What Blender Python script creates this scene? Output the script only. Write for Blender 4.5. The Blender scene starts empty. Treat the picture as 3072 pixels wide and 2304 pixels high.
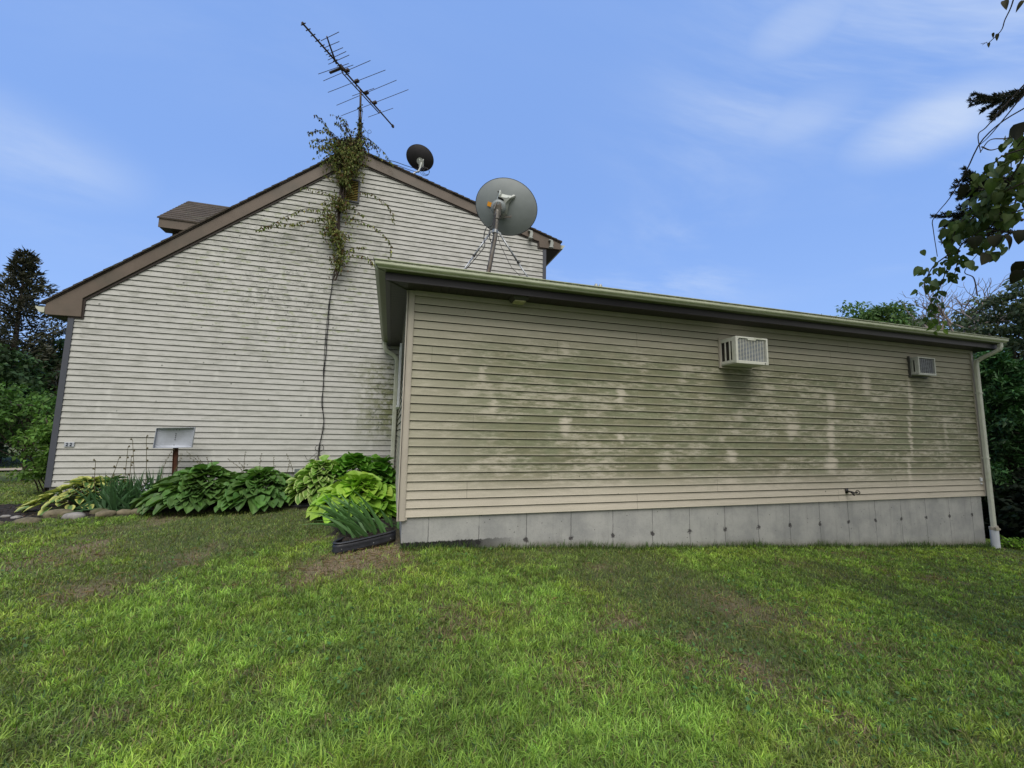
import bpy, math, random
import numpy as np
from mathutils import Vector, Matrix, Quaternion
R = math.radians
SC = bpy.context.scene
COL = SC.collection
random.seed(7)
rng = np.random.default_rng(11)

# ------------------------------------------------------------ camera
cam_d = bpy.data.cameras.new("camera")
cam = bpy.data.objects.new("camera", cam_d)
COL.objects.link(cam)
SC.camera = cam
cam_d.sensor_width = 36.0
cam_d.lens = 14.641
cam_d.shift_x = -0.00044
cam_d.shift_y = 0.00234
cam_d.clip_start = 0.05
cam_d.clip_end = 3000
rt = Vector((0.96020988, -0.27874994, 0.01718868))
up = Vector((-0.04775008, -0.10322135, 0.99351159))
fw = Vector((0.27516705, 0.95480041, 0.11242449))
cam.matrix_world = Matrix(((rt.x, up.x, -fw.x, 0), (rt.y, up.y, -fw.y, 0), (rt.z, up.z, -fw.z, 0), (0, 0, 0, 1)))

# ------------------------------------------------------------ exposure
SC.view_settings.view_transform = 'Standard'
SC.view_settings.look = 'None'
SC.view_settings.gamma = 1
SC.view_settings.use_curve_mapping = False
SC.view_settings.exposure = 0.0

# ------------------------------------------------------------ sun
SUN_DIR = Vector((-0.12, -0.60, 1.0)).normalized()      # towards the sun
sun_d = bpy.data.lights.new("sun", 'SUN')
sun = bpy.data.objects.new("sun", sun_d)
COL.objects.link(sun)
sun_d.energy = 2.7
sun_d.angle = R(38)
sun_d.color = (1.0, 0.95, 0.87)
sun.rotation_euler = (-SUN_DIR).to_track_quat('-Z', 'Y').to_euler()
sun.location = SUN_DIR * 60

# ------------------------------------------------------------ node helper
class NT:
    def __init__(s, tree): s.t = tree; s.n = tree.nodes; s.l = tree.links
    def new(s, typ, **kw):
        n = s.n.new(typ)
        for k, v in kw.items(): setattr(n, k, v)
        return n
    def put(s, sock, v):
        if isinstance(v, bpy.types.NodeSocket): s.l.new(v, sock)
        elif v is not None:
            if isinstance(v, (tuple, list)) and len(v) == 3 and sock.type == 'RGBA': v = (*v, 1)
            sock.default_value = v
    def m(s, op, a, b=None, c=None, clamp=False):
        n = s.new('ShaderNodeMath', operation=op, use_clamp=clamp)
        s.put(n.inputs[0], a)
        if b is not None: s.put(n.inputs[1], b)
        if c is not None: s.put(n.inputs[2], c)
        return n.outputs[0]
    def vm(s, op, a, b=None):
        n = s.new('ShaderNodeVectorMath', operation=op)
        s.put(n.inputs[0], a)
        if b is not None: s.put(n.inputs[1], b)
        return n.outputs[0] if op not in ('LENGTH', 'DISTANCE', 'DOT_PRODUCT') else n.outputs['Value']
    def xyz(s, v):
        n = s.new('ShaderNodeSeparateXYZ'); s.put(n.inputs[0], v); return n.outputs
    def comb(s, x, y, z):
        n = s.new('ShaderNodeCombineXYZ'); s.put(n.inputs[0], x); s.put(n.inputs[1], y); s.put(n.inputs[2], z); return n.outputs[0]
    def pos(s): return s.new('ShaderNodeTexCoord').outputs['Object']
    def noise(s, vec, scale, detail=3, rough=.55, dist=0.0):
        n = s.new('ShaderNodeTexNoise'); s.put(n.inputs['Vector'], vec)
        n.inputs['Scale'].default_value = scale; n.inputs['Detail'].default_value = detail
        n.inputs['Roughness'].default_value = rough; n.inputs['Distortion'].default_value = dist
        return n.outputs['Fac']
    def vor(s, vec, scale, feature='F1', rnd=1.0):
        n = s.new('ShaderNodeTexVoronoi', feature=feature); s.put(n.inputs['Vector'], vec)
        n.inputs['Scale'].default_value = scale; n.inputs['Randomness'].default_value = rnd
        return n.outputs
    def white(s, w):
        n = s.new('ShaderNodeTexWhiteNoise', noise_dimensions='1D'); s.put(n.inputs['W'], w); return n.outputs['Value']
    def step(s, v, a, b, lo=0.0, hi=1.0):
        n = s.new('ShaderNodeMapRange', interpolation_type='SMOOTHSTEP')
        s.put(n.inputs[0], v); s.put(n.inputs[1], a); s.put(n.inputs[2], b)
        n.inputs[3].default_value = lo; n.inputs[4].default_value = hi
        return n.outputs[0]
    def mix(s, f, a, b, mode='MIX'):
        n = s.new('ShaderNodeMix', data_type='RGBA', blend_type=mode)
        s.put(n.inputs[0], f); s.put(n.inputs[6], a); s.put(n.inputs[7], b)
        return n.outputs[2]
    def bump(s, h, strength=.3, dist=.01, normal=None):
        n = s.new('ShaderNodeBump'); n.inputs['Strength'].default_value = strength
        n.inputs['Distance'].default_value = dist; s.put(n.inputs['Height'], h)
        if normal is not None: s.l.new(normal, n.inputs['Normal'])
        return n.outputs[0]

# ------------------------------------------------------------ world: sky
W = bpy.data.worlds.new("World")
SC.world = W
W.use_nodes = True
w = NT(W.node_tree)
for n in list(w.n): w.n.remove(n)
sky = w.new('ShaderNodeTexSky', sky_type='NISHITA')
sky.sun_disc = False
sky.sun_elevation = math.asin(SUN_DIR.z)
sky.sun_rotation = math.atan2(SUN_DIR.x, SUN_DIR.y)
sky.air_density = 1.0; sky.dust_density = 0.6; sky.ozone_density = 2.0
gen = w.new('ShaderNodeTexCoord').outputs['Generated']
d = w.xyz(gen)
SKYTINT = (2.15, 2.35, 2.75)
blue = w.mix(1.0, sky.outputs[0], SKYTINT, 'MULTIPLY')
# an even, slightly hazed blue as on a bright humid day
blue = w.mix(0.80, blue, (2.42, 4.22, 8.75))
# thin high cirrus, drawn out sideways
zz = w.m('MAXIMUM', d[2], 0.03)
cx_ = w.m('DIVIDE', d[0], zz); cy_ = w.m('DIVIDE', d[1], zz)
cv = w.comb(w.m('MULTIPLY', cx_, 0.55), w.m('MULTIPLY', cy_, 1.15), 0.0)
wisp = w.noise(cv, 0.85, 7, .62, .5)
patch = w.noise(w.comb(cx_, cy_, 3.3), 0.38, 2, .5)
wm = w.m('MULTIPLY', w.step(wisp, .40, .66), w.step(patch, .36, .55))
right = w.step(d[0], .1, .75, .28, 1.0)
wm = w.m('MULTIPLY', w.m('MULTIPLY', wm, right), 1.0)
wm = w.m('MULTIPLY', wm, w.step(d[2], .24, .38))
for cdir, r0, r1, am in (((-.55, .74, .40), .20, .02, .45), ((.781, .391, .487), .15, .02, .8), ((.66, .50, .555), .13, .02, .4), ((.60, .45, .66), .11, .02, .55)):
    dz_ = w.vm('MULTIPLY', w.vm('SUBTRACT', gen, cdir), (1.0, 1.0, 2.3))
    near_ = w.step(w.vm('LENGTH', dz_), r0, r1)
    wm = w.m('MAXIMUM', wm, w.m('MULTIPLY', near_, w.m('MULTIPLY', w.step(wisp, .25, .62), am)))
blue = w.mix(w.m('MULTIPLY', wm, .80, clamp=True), blue, (7.6, 8.5, 9.7))
# brighter haze low down
blue = w.mix(w.step(d[2], .55, .0, 0.0, .22), blue, (5.0, 6.6, 9.2))
# unseen white cloud bank behind the camera, added to light the walls neutrally
bank = w.step(w.m('ADD', w.m('MULTIPLY', d[1], -1.0), w.m('MULTIPLY', w.noise(gen, 2.0, 4), .35)), .10, .60)
# an overcast sky is three times as bright overhead as at the horizon
el_ = w.m('MULTIPLY', w.m('ADD', w.m('MULTIPLY', w.m('MAXIMUM', d[2], 0.0), 2.0), .80), .42)
cl_ = w.mix(1.0, (11.0, 10.9, 10.6), w.comb(el_, el_, el_), 'MULTIPLY')
allsky = w.mix(bank, blue, cl_)
bg = w.new('ShaderNodeBackground')
w.put(bg.inputs[0], allsky); bg.inputs[1].default_value = 0.1
wo = w.new('ShaderNodeOutputWorld'); w.l.new(bg.outputs[0], wo.inputs[0])

# ------------------------------------------------------------ materials
def mat(name):
    m = bpy.data.materials.new(name); m.use_nodes = True
    t = NT(m.node_tree); b = m.node_tree.nodes['Principled BSDF']
    return m, t, b
def plain(name, col, rough=.6, metal=0.0, var=.12, scale=9.0, bump=.05, spec=.4, dirt=None):
    m, t, b = mat(name)
    p = t.pos(); n = t.noise(p, scale, 5, .6)
    f = t.step(n, .3, .7)
    c = t.mix(f, tuple(x * (1 - var) for x in col), tuple(min(1, x * (1 + var)) for x in col))
    if dirt:
        c = t.mix(t.m('MULTIPLY', t.step(t.noise(p, scale * .35, 6, .65), .48, .72), dirt[3]), c, dirt[:3])
    t.put(b.inputs['Base Color'], c)
    b.inputs['Roughness'].default_value = rough; b.inputs['Metallic'].default_value = metal
    b.inputs['Specular IOR Level'].default_value = spec
    if bump: t.l.new(t.bump(n, bump, .01), b.inputs['Normal'])
    return m
M = {}
Z0 = -0.9825; EXP = 0.1016

def siding(name, base, kind):
    m, t, b = mat(name)
    p = t.pos(); x, y, z = t.xyz(p)
    k = t.m('FLOOR', t.m('DIVIDE', t.m('SUBTRACT', z, Z0), EXP))
    kf = t.m('FRACT', t.m('DIVIDE', t.m('SUBTRACT', z, Z0), EXP))
    k2 = t.m('FLOOR', t.m('MULTIPLY', k, .5))
    fine = t.noise(p, 95, 3, .7)
    c = t.mix(t.step(fine, .35, .65), tuple(v * .93 for v in base), tuple(v * 1.04 for v in base))
    big = t.noise(p, 1.1, 4, .6)
    c = t.mix(t.m('MULTIPLY', t.step(big, .4, .7), .35), c, tuple(v * .80 for v in base))
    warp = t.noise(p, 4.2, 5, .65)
    # grime plus painted lap shadow just under every lap
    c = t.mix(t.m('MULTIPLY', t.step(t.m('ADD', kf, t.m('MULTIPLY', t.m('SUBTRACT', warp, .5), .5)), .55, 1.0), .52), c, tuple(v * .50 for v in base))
    # highlight painted along each rounded bottom edge
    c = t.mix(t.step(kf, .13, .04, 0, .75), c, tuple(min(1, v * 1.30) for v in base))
    if kind == 'addition':
        zone = t.m('MULTIPLY', t.step(z, -.88, -.35), t.step(z, 1.48, .95))
        zone = t.m('MULTIPLY', zone, t.step(x, .30, 1.5, .40, 1.0))
        n1 = t.noise(t.comb(t.m('MULTIPLY', x, .75), 0.0, t.m('MULTIPLY', z, 2.4)), 1.3, 4, .55)
        n2 = t.noise(t.comb(t.m('MULTIPLY', x, 3.6), t.m('MULTIPLY', k, 1.7), t.m('MULTIPLY', z, 16)), 1.5, 9, .76)
        n3 = t.noise(t.comb(t.m('MULTIPLY', x, 2.0), t.m('MULTIPLY', k, .9), t.m('MULTIPLY', z, 3)), 1.1, 4, .6)
        lift = t.step(kf, .02, .30)
        a = t.m('ADD', t.m('MULTIPLY', n1, .38), t.m('ADD', t.m('MULTIPLY', n2, .50), t.m('MULTIPLY', n3, .22)))
        a = t.m('MULTIPLY', t.m('MULTIPLY', t.step(a, .43, .575), zone), t.m('ADD', t.m('MULTIPLY', lift, .5), .5))
        # washed pale spots where panels lap each other and water runs over the joint
        wx = t.m('MULTIPLY', t.m('SUBTRACT', t.noise(t.comb(t.m('MULTIPLY', x, 1.0), k, t.m('MULTIPLY', z, 6)), 4.0, 5, .7), .5), .30); wz = t.m('MULTIPLY', t.m('SUBTRACT', warp, .5), .25)
        pale = None
        for xi, zi, hx, hz, st in ((2.18, 1.14, .06, .12, .8), (1.07, .74, .05, .12, .8), (1.21, .33, .05, .14, .8), (.72, .92, .05, .07, .6), (2.19, .10, .09, .13, 1.0), (3.02, .56, .07, .13, .9), (3.00, -.02, .06, .08, .9), (5.02, .31, .11, .09, .7), (4.85, -.27, .09, .12, .9), (6.03, .13, .14, .13, .9),
                                   (6.88, .62, .09, .16, .8), (6.84, .08, .08, .26, 1.0), (6.80, -.40, .12, .16, 1.0), (7.72, .95, .10, .22, .7), (8.76, .75, .05, .35, .7), (8.68, .10, .045, .40, .9), (8.58, -.60, .05, .30, .9), (4.1, .95, .12, .10, .5), (5.6, .75, .10, .08, .4), (3.7, -.45, .10, .08, .5), (9.6, .2, .05, .3, .5)):
            ex = t.m('POWER', t.m('ABSOLUTE', t.m('DIVIDE', t.m('ADD', t.m('SUBTRACT', x, xi), wx), hx)), 2.0)
            ez = t.m('POWER', t.m('ABSOLUTE', t.m('DIVIDE', t.m('ADD', t.m('SUBTRACT', z, zi), wz), hz)), 2.0)
            q_ = t.m('MULTIPLY', t.step(t.m('ADD', ex, t.m('ADD', ez, t.m('MULTIPLY', t.step(n2, .58, .42), .7))), 2.0, .1), st)
            pale = q_ if pale is None else t.m('MAXIMUM', pale, q_)
        gap = t.m('SUBTRACT', 1.0, pale)
        a = t.m('MULTIPLY', a, gap)
        hue = t.step(t.noise(t.comb(x, k, 0.0), 2.2, 3), .38, .62)
        alg = t.mix(hue, (.160, .152, .082), (.150, .172, .092))
        alg = t.mix(t.m('MULTIPLY', t.step(n2, .46, .60), .8), alg, (.084, .092, .044))
        alg = t.mix(t.m('MULTIPLY', t.step(t.noise(t.comb(x, t.m('MULTIPLY', k, .6), t.m('MULTIPLY', z, 2)), 9.0, 6, .8), .52, .62), .5), alg, (.072, .076, .038))
        c = t.mix(t.m('MULTIPLY', a, .90), c, alg)
        seam_ = t.m('ABSOLUTE', t.m('SUBTRACT', t.m('FRACT', t.m('ADD', t.m('DIVIDE', x, 3.66), t.white(t.m('ADD', k2, 3.7)))), .5))
        c = t.mix(t.m('MULTIPLY', t.m('LESS_THAN', seam_, .0009), .6), c, (.12, .11, .09))
        film = t.m('MULTIPLY', t.step(z, -.9, .0), .30)
        c = t.mix(film, c, (.22, .24, .15))
        c = t.mix(t.m('MULTIPLY', t.m('SUBTRACT', 1.0, gap), t.m('MULTIPLY', zone, .42)), c, tuple(min(1, v * 1.12) for v in base))
        sp = t.vor(t.comb(x, 0.0, z), 2.6)
        c = t.mix(t.m('MULTIPLY', t.m('LESS_THAN', sp['Distance'], .030), .8), c, (.05, .05, .035))
    else:
        # grey weathering streaks, lichen discs and a few green crusts
        n2 = t.noise(t.comb(t.m('MULTIPLY', x, 2.4), k, t.m('MULTIPLY', z, 8)), 1.2, 5, .7)
        dirty = t.step(z, -1.0, 2.6, .45, 1.0)
        c = t.mix(t.m('MULTIPLY', t.step(n2, .45, .66), t.m('MULTIPLY', dirty, .66)), c, (.27, .275, .245))
        near = t.step(t.vm('DISTANCE', t.comb(t.m('MULTIPLY', x, .8), 0.0, z), (-1.6, 0, 3.0)), 2.4, .2)
        blot = t.noise(t.comb(t.m('MULTIPLY', x, 1.3), t.m('MULTIPLY', k, .8), t.m('MULTIPLY', z, 2.2)), 3.0, 7, .78)
        c = t.mix(t.m('MULTIPLY', t.step(blot, .52, .60), t.m('MULTIPLY', near, .62)), c, (.17, .18, .155))
        blot2 = t.noise(t.comb(x, t.m('MULTIPLY', k, .7), z), 16.0, 5, .8)
        c = t.mix(t.m('MULTIPLY', t.step(blot2, .60, .66), t.m('ADD', .12, t.m('MULTIPLY', near, .75))), c, (.09, .10, .08))
        v2 = t.vor(t.comb(x, 0.0, z), 11.0)
        d2 = t.m('MULTIPLY', t.m('LESS_THAN', v2['Distance'], t.m('MULTIPLY', t.xyz(v2['Color'])[0], .19)), t.m('GREATER_THAN', t.xyz(v2['Color'])[2], t.m('SUBTRACT', .90, t.m('MULTIPLY', near, .6))))
        c = t.mix(t.m('MULTIPLY', d2, .75), c, (.07, .08, .065))
        crust = t.noise(t.comb(x, k, t.m('MULTIPLY', z, 2.0)), 5.0, 6, .75)
        cm = t.m('MULTIPLY', t.step(crust, .545, .60), t.step(near, .02, .5))
        c = t.mix(t.m('MULTIPLY', cm, .62), c, t.mix(t.step(fine, .4, .6), (.20, .24, .14), (.34, .38, .20)))
        # green run below the short downspout
        sx = t.m('ADD', x, t.m('MULTIPLY', t.m('SUBTRACT', warp, .5), .5))
        g = t.m('MULTIPLY', t.step(sx, -1.05, -.02), t.m('MULTIPLY', t.step(z, 1.50, 1.25), t.step(z, -.55, .3)))
        g2 = t.m('MULTIPLY', g, t.step(t.noise(t.comb(x, k, z), 5.5, 7, .72), .40, .60))
        c = t.mix(t.m('MULTIPLY', g2, .85), c, t.mix(t.step(fine, .42, .58), (.10, .12, .035), (.19, .20, .06)))
        g3 = t.m('MULTIPLY', g, t.step(t.noise(t.comb(x, k, z), 9, 6, .7), .56, .63))
        c = t.mix(t.m('MULTIPLY', g3, .8), c, (.045, .065, .02))
        # paler patches at the panel laps
        off = t.white(t.m('ADD', k2, 9.1))
        du = t.m('ABSOLUTE', t.m('SUBTRACT', t.m('FRACT', t.m('ADD', t.m('DIVIDE', x, 3.2), off)), .5))
        seam = t.m('MULTIPLY', t.step(t.m('ADD', du, t.m('MULTIPLY', t.m('ABSOLUTE', t.m('SUBTRACT', kf, .3)), .018)), .022, .006), .55)
        c = t.mix(seam, c, tuple(min(1, v * 1.12) for v in base))
    # groove mask, unused; the groove material carries dirt and painted shade
    groove = t.step(y, 0.0, 1.0)
    t.put(b.inputs['Base Color'], c)
    b.inputs['Roughness'].default_value = .62
    b.inputs['Specular IOR Level'].default_value = .3
    wob = t.noise(t.comb(t.m('MULTIPLY', x, 1.2), 0.0, t.m('MULTIPLY', z, 5)), 1.4, 3, .5)
    nb = t.bump(wob, .35, .02)
    t.l.new(t.bump(fine, .18, .004, nb), b.inputs['Normal'])
    return m
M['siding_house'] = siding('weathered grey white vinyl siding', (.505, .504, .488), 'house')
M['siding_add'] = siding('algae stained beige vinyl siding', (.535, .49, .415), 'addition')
M['groove'] = plain('dirty lap groove with painted shade', (.035, .034, .028), .9, bump=0)  # dirt tint deepened to paint the shadow line between laps
M['beige_trim'] = plain('beige vinyl trim', (.45, .41, .355), .5, var=.05, scale=5, dirt=(.33, .33, .24, .35))
M['brown_trim'] = plain('brown metal rake trim', (.135, .105, .085), .45, var=.10, scale=4, dirt=(.09, .085, .07, .5))
M['brown_dark'] = plain('dark brown edge trim', (.035, .025, .022), .5)
M['slate_trim'] = plain('slate blue corner trim', (.072, .078, .100), .5, var=.08, scale=3)
M['dark_fascia'] = plain('dark plum brown fascia', (.024, .021, .028), .42, var=.08, scale=3, spec=.5)
M['white_trim'] = plain('white window trim', (.72, .74, .78), .4, var=.03)
M['pvc'] = plain('white plastic drain pipe', (.62, .65, .72), .35, var=.06, scale=6, dirt=(.35, .36, .30, .5))
M['downspout'] = plain('cream downspout metal', (.56, .58, .50), .4, var=.08, scale=7, dirt=(.36, .40, .27, .5))
M['galv'] = plain('galvanised steel', (.33, .35, .37), .42, .65, var=.18, scale=14, dirt=(.20, .20, .18, .4))
M['mast'] = plain('weathered steel mast', (.17, .16, .15), .6, .4, var=.2, scale=12, dirt=(.12, .08, .05, .6))
M['antenna'] = plain('rusty dark antenna tube', (.075, .050, .035), .6, .3, var=.25, scale=16)
M['dish_grey'] = plain('matt grey dish', (.235, .262, .275), .5, .0, var=.08, scale=3, bump=.02, dirt=(.16, .18, .17, .45))
M['dish_black'] = plain('black dish', (.014, .012, .016), .45, var=.2)
M['dish_rim'] = plain('dark rim', (.035, .04, .055), .5)
M['cast'] = plain('cast grey bracket', (.36, .38, .36), .5, .3, var=.12, scale=12, dirt=(.18, .21, .13, .5))
M['black_rubber'] = plain('black rubber cable', (.010, .009, .012), .5)
M['black_plastic'] = plain('black plastic edging', (.020, .022, .030), .42, var=.3, scale=10, spec=.5, dirt=(.07, .06, .045, .4))
M['orange'] = plain('orange sticker', (.80, .33, .015), .5, var=.05)
M['rust'] = plain('rusty steel post', (.085, .032, .018), .8, .1, var=.35, scale=14, bump=.3)
M['panel'] = plain('dull bare aluminium', (.42, .45, .52), .42, .45, var=.12, scale=5, dirt=(.26, .28, .30, .5))
M['bolt'] = plain('dark bolt', (.03, .03, .03), .5, .5)
M['ac_white'] = plain('off white enamel', (.60, .61, .55), .4, var=.06, scale=8, dirt=(.34, .35, .22, .55))
M['ac_aged'] = plain('aged grey enamel', (.43, .45, .42), .45, var=.10, scale=8, dirt=(.22, .23, .18, .6))
M['ac_dark'] = plain('dark louvres', (.018, .016, .014), .6)
M['fin_blue'] = plain('blue coil fins', (.060, .105, .24), .4, .3, var=.2, scale=8)
M['fin_dark'] = plain('dark coil fins', (.045, .055, .075), .5, .3, var=.35, scale=30)
M['lens'] = plain('dirty yellowed lens', (.42, .42, .22), .4, var=.2, scale=20)
M['lamp_body'] = plain('dark grey lamp housing', (.06, .06, .055), .5)
M['brass'] = plain('tarnished brass tap', (.045, .042, .040), .4, .6, var=.4, scale=30)
M['glass'] = plain('dark window glass', (.02, .03, .05), .08, spec=.8)
M['vent_yellow'] = plain('yellowed slats', (.40, .32, .10), .5, var=.15, scale=12)
M['dark_void'] = plain('dark opening', (.006, .006, .006), .9, bump=0)
M['grey_box'] = plain('grey cover plate', (.16, .185, .185), .5, .2, var=.15, scale=15)
M['stone'] = plain('mossy fieldstone', (.135, .115, .075), .9, var=.4, scale=9, bump=.7, dirt=(.07, .085, .025, .85))
M['stone_pale'] = plain('pale fieldstone', (.22, .21, .20), .9, var=.3, scale=9, bump=.6, dirt=(.16, .15, .10, .5))
M['bark'] = plain('dark bark', (.060, .045, .035), .9, var=.4, scale=18, bump=.8)
M['bark_pale'] = plain('bleached dead bark', (.20, .165, .145), .9, var=.3, scale=18, bump=.6)
M['twig'] = plain('brown vine twig', (.055, .038, .030), .8, var=.3, scale=30)
M['stalk'] = plain('dry flower stalk', (.10, .085, .045), .8, var=.4, scale=40)
M['plate'] = plain('small blue white plaque', (.45, .48, .54), .4, var=.08)
M['ink'] = plain('dark blue figures', (.035, .045, .085), .5)
M['petal'] = plain('pale lilac petal', (.48, .45, .55), .6, var=.1)
M['roof_cap'] = plain('dull pipe cap', (.22, .20, .20), .6, .2)

def gutter_mat():
    m, t, b = mat('cream gutter filmed with green algae')
    p = t.pos(); x, y, z = t.xyz(p)
    c = t.mix(t.step(t.noise(t.comb(t.m('MULTIPLY', x, 1.0), y, t.m('MULTIPLY', z, 6)), 5, 6, .65), .35, .7), (.60, .64, .50), (.46, .50, .36))
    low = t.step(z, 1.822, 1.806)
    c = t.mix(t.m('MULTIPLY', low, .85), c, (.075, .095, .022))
    c = t.mix(t.m('MULTIPLY', t.step(x, -.12, -.2), t.m('MULTIPLY', t.step(y, 4.75, 4.85), .8)), c, (.105, .125, .03))
    top = t.m('MULTIPLY', t.step(z, 1.865, 1.875), t.step(z, 1.892, 1.882))
    n = t.noise(t.comb(t.m('MULTIPLY', x, 9), t.m('MULTIPLY', y, 9), z), 3, 5, .7)
    c = t.mix(t.m('MULTIPLY', t.m('MULTIPLY', top, t.step(n, .35, .6)), .55), c, (.08, .075, .045))
    t.put(b.inputs['Base Color'], c); b.inputs['Roughness'].default_value = .38
    return m
M['gutter'] = gutter_mat()

def soffit_mat():
    m, t, b = mat('dark vented soffit panels')
    p = t.pos(); x, y, z = t.xyz(p)
    side = t.m('LESS_THAN', x, .10)
    u = t.mix(side, t.comb(x, x, x), t.comb(y, y, y))
    fr = t.m('FRACT', t.m('DIVIDE', t.xyz(u)[0], .10))
    g = t.step(t.m('ABSOLUTE', t.m('SUBTRACT', fr, .5)), .44, .49)
    c = t.mix(g, (.022, .019, .015), (.003, .003, .003))
    t.put(b.inputs['Base Color'], c); b.inputs['Roughness'].default_value = .5
    t.l.new(t.bump(t.m('SUBTRACT', 1.0, g), .6, .01), b.inputs['Normal'])
    return m
M['soffit'] = soffit_mat()

def concrete():
    m, t, b = mat('poured concrete foundation')
    p = t.pos(); x, y, z = t.xyz(p)
    n = t.noise(p, 3.0, 6, .6); f = t.noise(p, 40, 4, .7)
    c = t.mix(t.step(n, .3, .7), (.30, .305, .31), (.42, .42, .415))
    c = t.mix(t.m('MULTIPLY', t.step(f, .5, .75), .3), c, (.22, .22, .22))
    c = t.mix(t.m('MULTIPLY', t.step(z, t.m('ADD', -1.20, t.m('MULTIPLY', x, -.045)), t.m('ADD', -1.42, t.m('MULTIPLY', x, -.045))), .45), c, (.25, .245, .175))
    v = t.vor(p, 19); c = t.mix(t.m('MULTIPLY', t.m('LESS_THAN', v['Distance'], t.m('MULTIPLY', t.xyz(v['Color'])[0], .15)), t.m('GREATER_THAN', t.xyz(v['Color'])[1], .72)), c, (.10, .10, .10))
    warp = t.m('MULTIPLY', t.m('SUBTRACT', t.noise(t.comb(0.0, 0.0, z), 9, 4, .7), .5), .03)
    fx = t.m('FRACT', t.m('DIVIDE', t.m('ADD', t.m('SUBTRACT', x, .474), warp), .603))
    du = t.m('MULTIPLY', t.m('MINIMUM', fx, t.m('SUBTRACT', 1.0, fx)), .603)
    seam = t.m('MULTIPLY', t.step(du, .008, .002), t.step(t.noise(t.comb(x, 0.0, z), 6, 4), .30, .52, .25, 1.0))
    c = t.mix(t.m('MULTIPLY', seam, .75), c, (.085, .085, .09))
    hol = t.m('SQRT', t.m('ADD', t.m('POWER', du, 2.0), t.m('POWER', t.m('ADD', z, 1.315), 2.0)))
    hol = t.m('ADD', hol, t.m('MULTIPLY', t.m('SUBTRACT', t.noise(p, 22, 6, .8), .5), .16))
    hm = t.step(hol, .036, .022)
    c = t.mix(t.m('MULTIPLY', hm, .9), c, (.045, .04, .045))
    tar = t.m('MULTIPLY', t.step(t.m('ADD', z, t.m('MULTIPLY', t.m('SUBTRACT', t.noise(p, 26, 5, .75), .5), .07)), -1.262, -1.275), t.step(x, 1.7, .9))
    c = t.mix(tar, c, (.012, .012, .013))
    soil_ = t.step(t.m('ADD', z, t.m('ADD', t.m('MULTIPLY', x, .0535), t.m('MULTIPLY', t.m('SUBTRACT', n, .5), .16))), -1.20, -1.31)
    c = t.mix(t.m('MULTIPLY', soil_, t.m('MULTIPLY', t.step(x, .9, 2.0), .55)), c, (.13, .12, .075))
    # damp streaks
    st = t.noise(t.comb(t.m('MULTIPLY', x, 7), 0.0, t.m('MULTIPLY', z, .6)), 1.5, 4, .6)
    c = t.mix(t.m('MULTIPLY', t.step(st, .52, .70), .28), c, (.17, .17, .165))
    t.put(b.inputs['Base Color'], c); b.inputs['Roughness'].default_value = .9
    h = t.m('SUBTRACT', t.m('SUBTRACT', f, t.m('MULTIPLY', seam, 1.2)), t.m('MULTIPLY', hm, 2.0))
    t.l.new(t.bump(h, .45, .006), b.inputs['Normal'])
    return m
M['concrete'] = concrete()

def shingle():
    m, t, b = mat('worn brown asphalt shingles')
    p = t.pos(); x, y, z = t.xyz(p)
    n = t.noise(p, 60, 3, .7); n2 = t.noise(p, 3, 5, .6)
    row = t.m('DIVIDE', z, .085); fr = t.m('FRACT', row)
    cell = t.white(t.m('ADD', t.m('FLOOR', row), t.m('MULTIPLY', t.m('FLOOR', t.m('MULTIPLY', t.m('ADD', x, y), 4.0)), 17.3)))
    c = t.mix(cell, (.038, .029, .023), (.075, .058, .045))
    c = t.mix(t.step(n, .4, .7), c, (.10, .082, .066))
    c = t.mix(t.m('MULTIPLY', t.step(n2, .5, .7), .4), c, (.10, .105, .07))
    c = t.mix(t.m('MULTIPLY', t.step(fr, .22, .02), .85), c, (.015, .012, .010))
    t.put(b.inputs['Base Color'], c); b.inputs['Roughness'].default_value = .95
    t.l.new(t.bump(t.m('ADD', fr, t.m('MULTIPLY', n, .3)), .7, .02), b.inputs['Normal'])
    return m
M['shingle'] = shingle()

def attr_mat(name, rough=.55, trans=.3, spec=.35, spots=False):
    m, t, b = mat(name)
    a = t.new('ShaderNodeAttribute', attribute_name='Col').outputs['Color']
    p = t.pos(); n = t.noise(p, 45, 3, .6)
    c = t.mix(1.0, a, t.mix(n, (.74, .74, .74), (1.24, 1.24, 1.24)), 'MULTIPLY')
    if spots: c = t.mix(t.m('MULTIPLY', t.step(t.noise(p, 13, 5, .7), .60, .70), .55), c, (.16, .12, .04))
    t.put(b.inputs['Base Color'], c); b.inputs['Roughness'].default_value = rough
    b.inputs['Specular IOR Level'].default_value = spec
    if trans:
        tr = t.new('ShaderNodeBsdfTranslucent'); t.put(tr.inputs[0], t.mix(1.0, c, (1.15, 1.25, .6), 'MULTIPLY'))
        ms = t.new('ShaderNodeMixShader'); ms.inputs[0].default_value = trans
        t.l.new(b.outputs[0], ms.inputs[1]); t.l.new(tr.outputs[0], ms.inputs[2])
        t.l.new(ms.outputs[0], t.n['Material Output'].inputs[0])
    return m
M['leaf'] = attr_mat('tree leaf', .7, .28, .15)
M['hosta'] = attr_mat('hosta leaf', .5, .22, .35, True)
M['grass'] = attr_mat('grass blade', .5, .30, .35)
M['needle'] = attr_mat('conifer needle', .6, .1)

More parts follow.
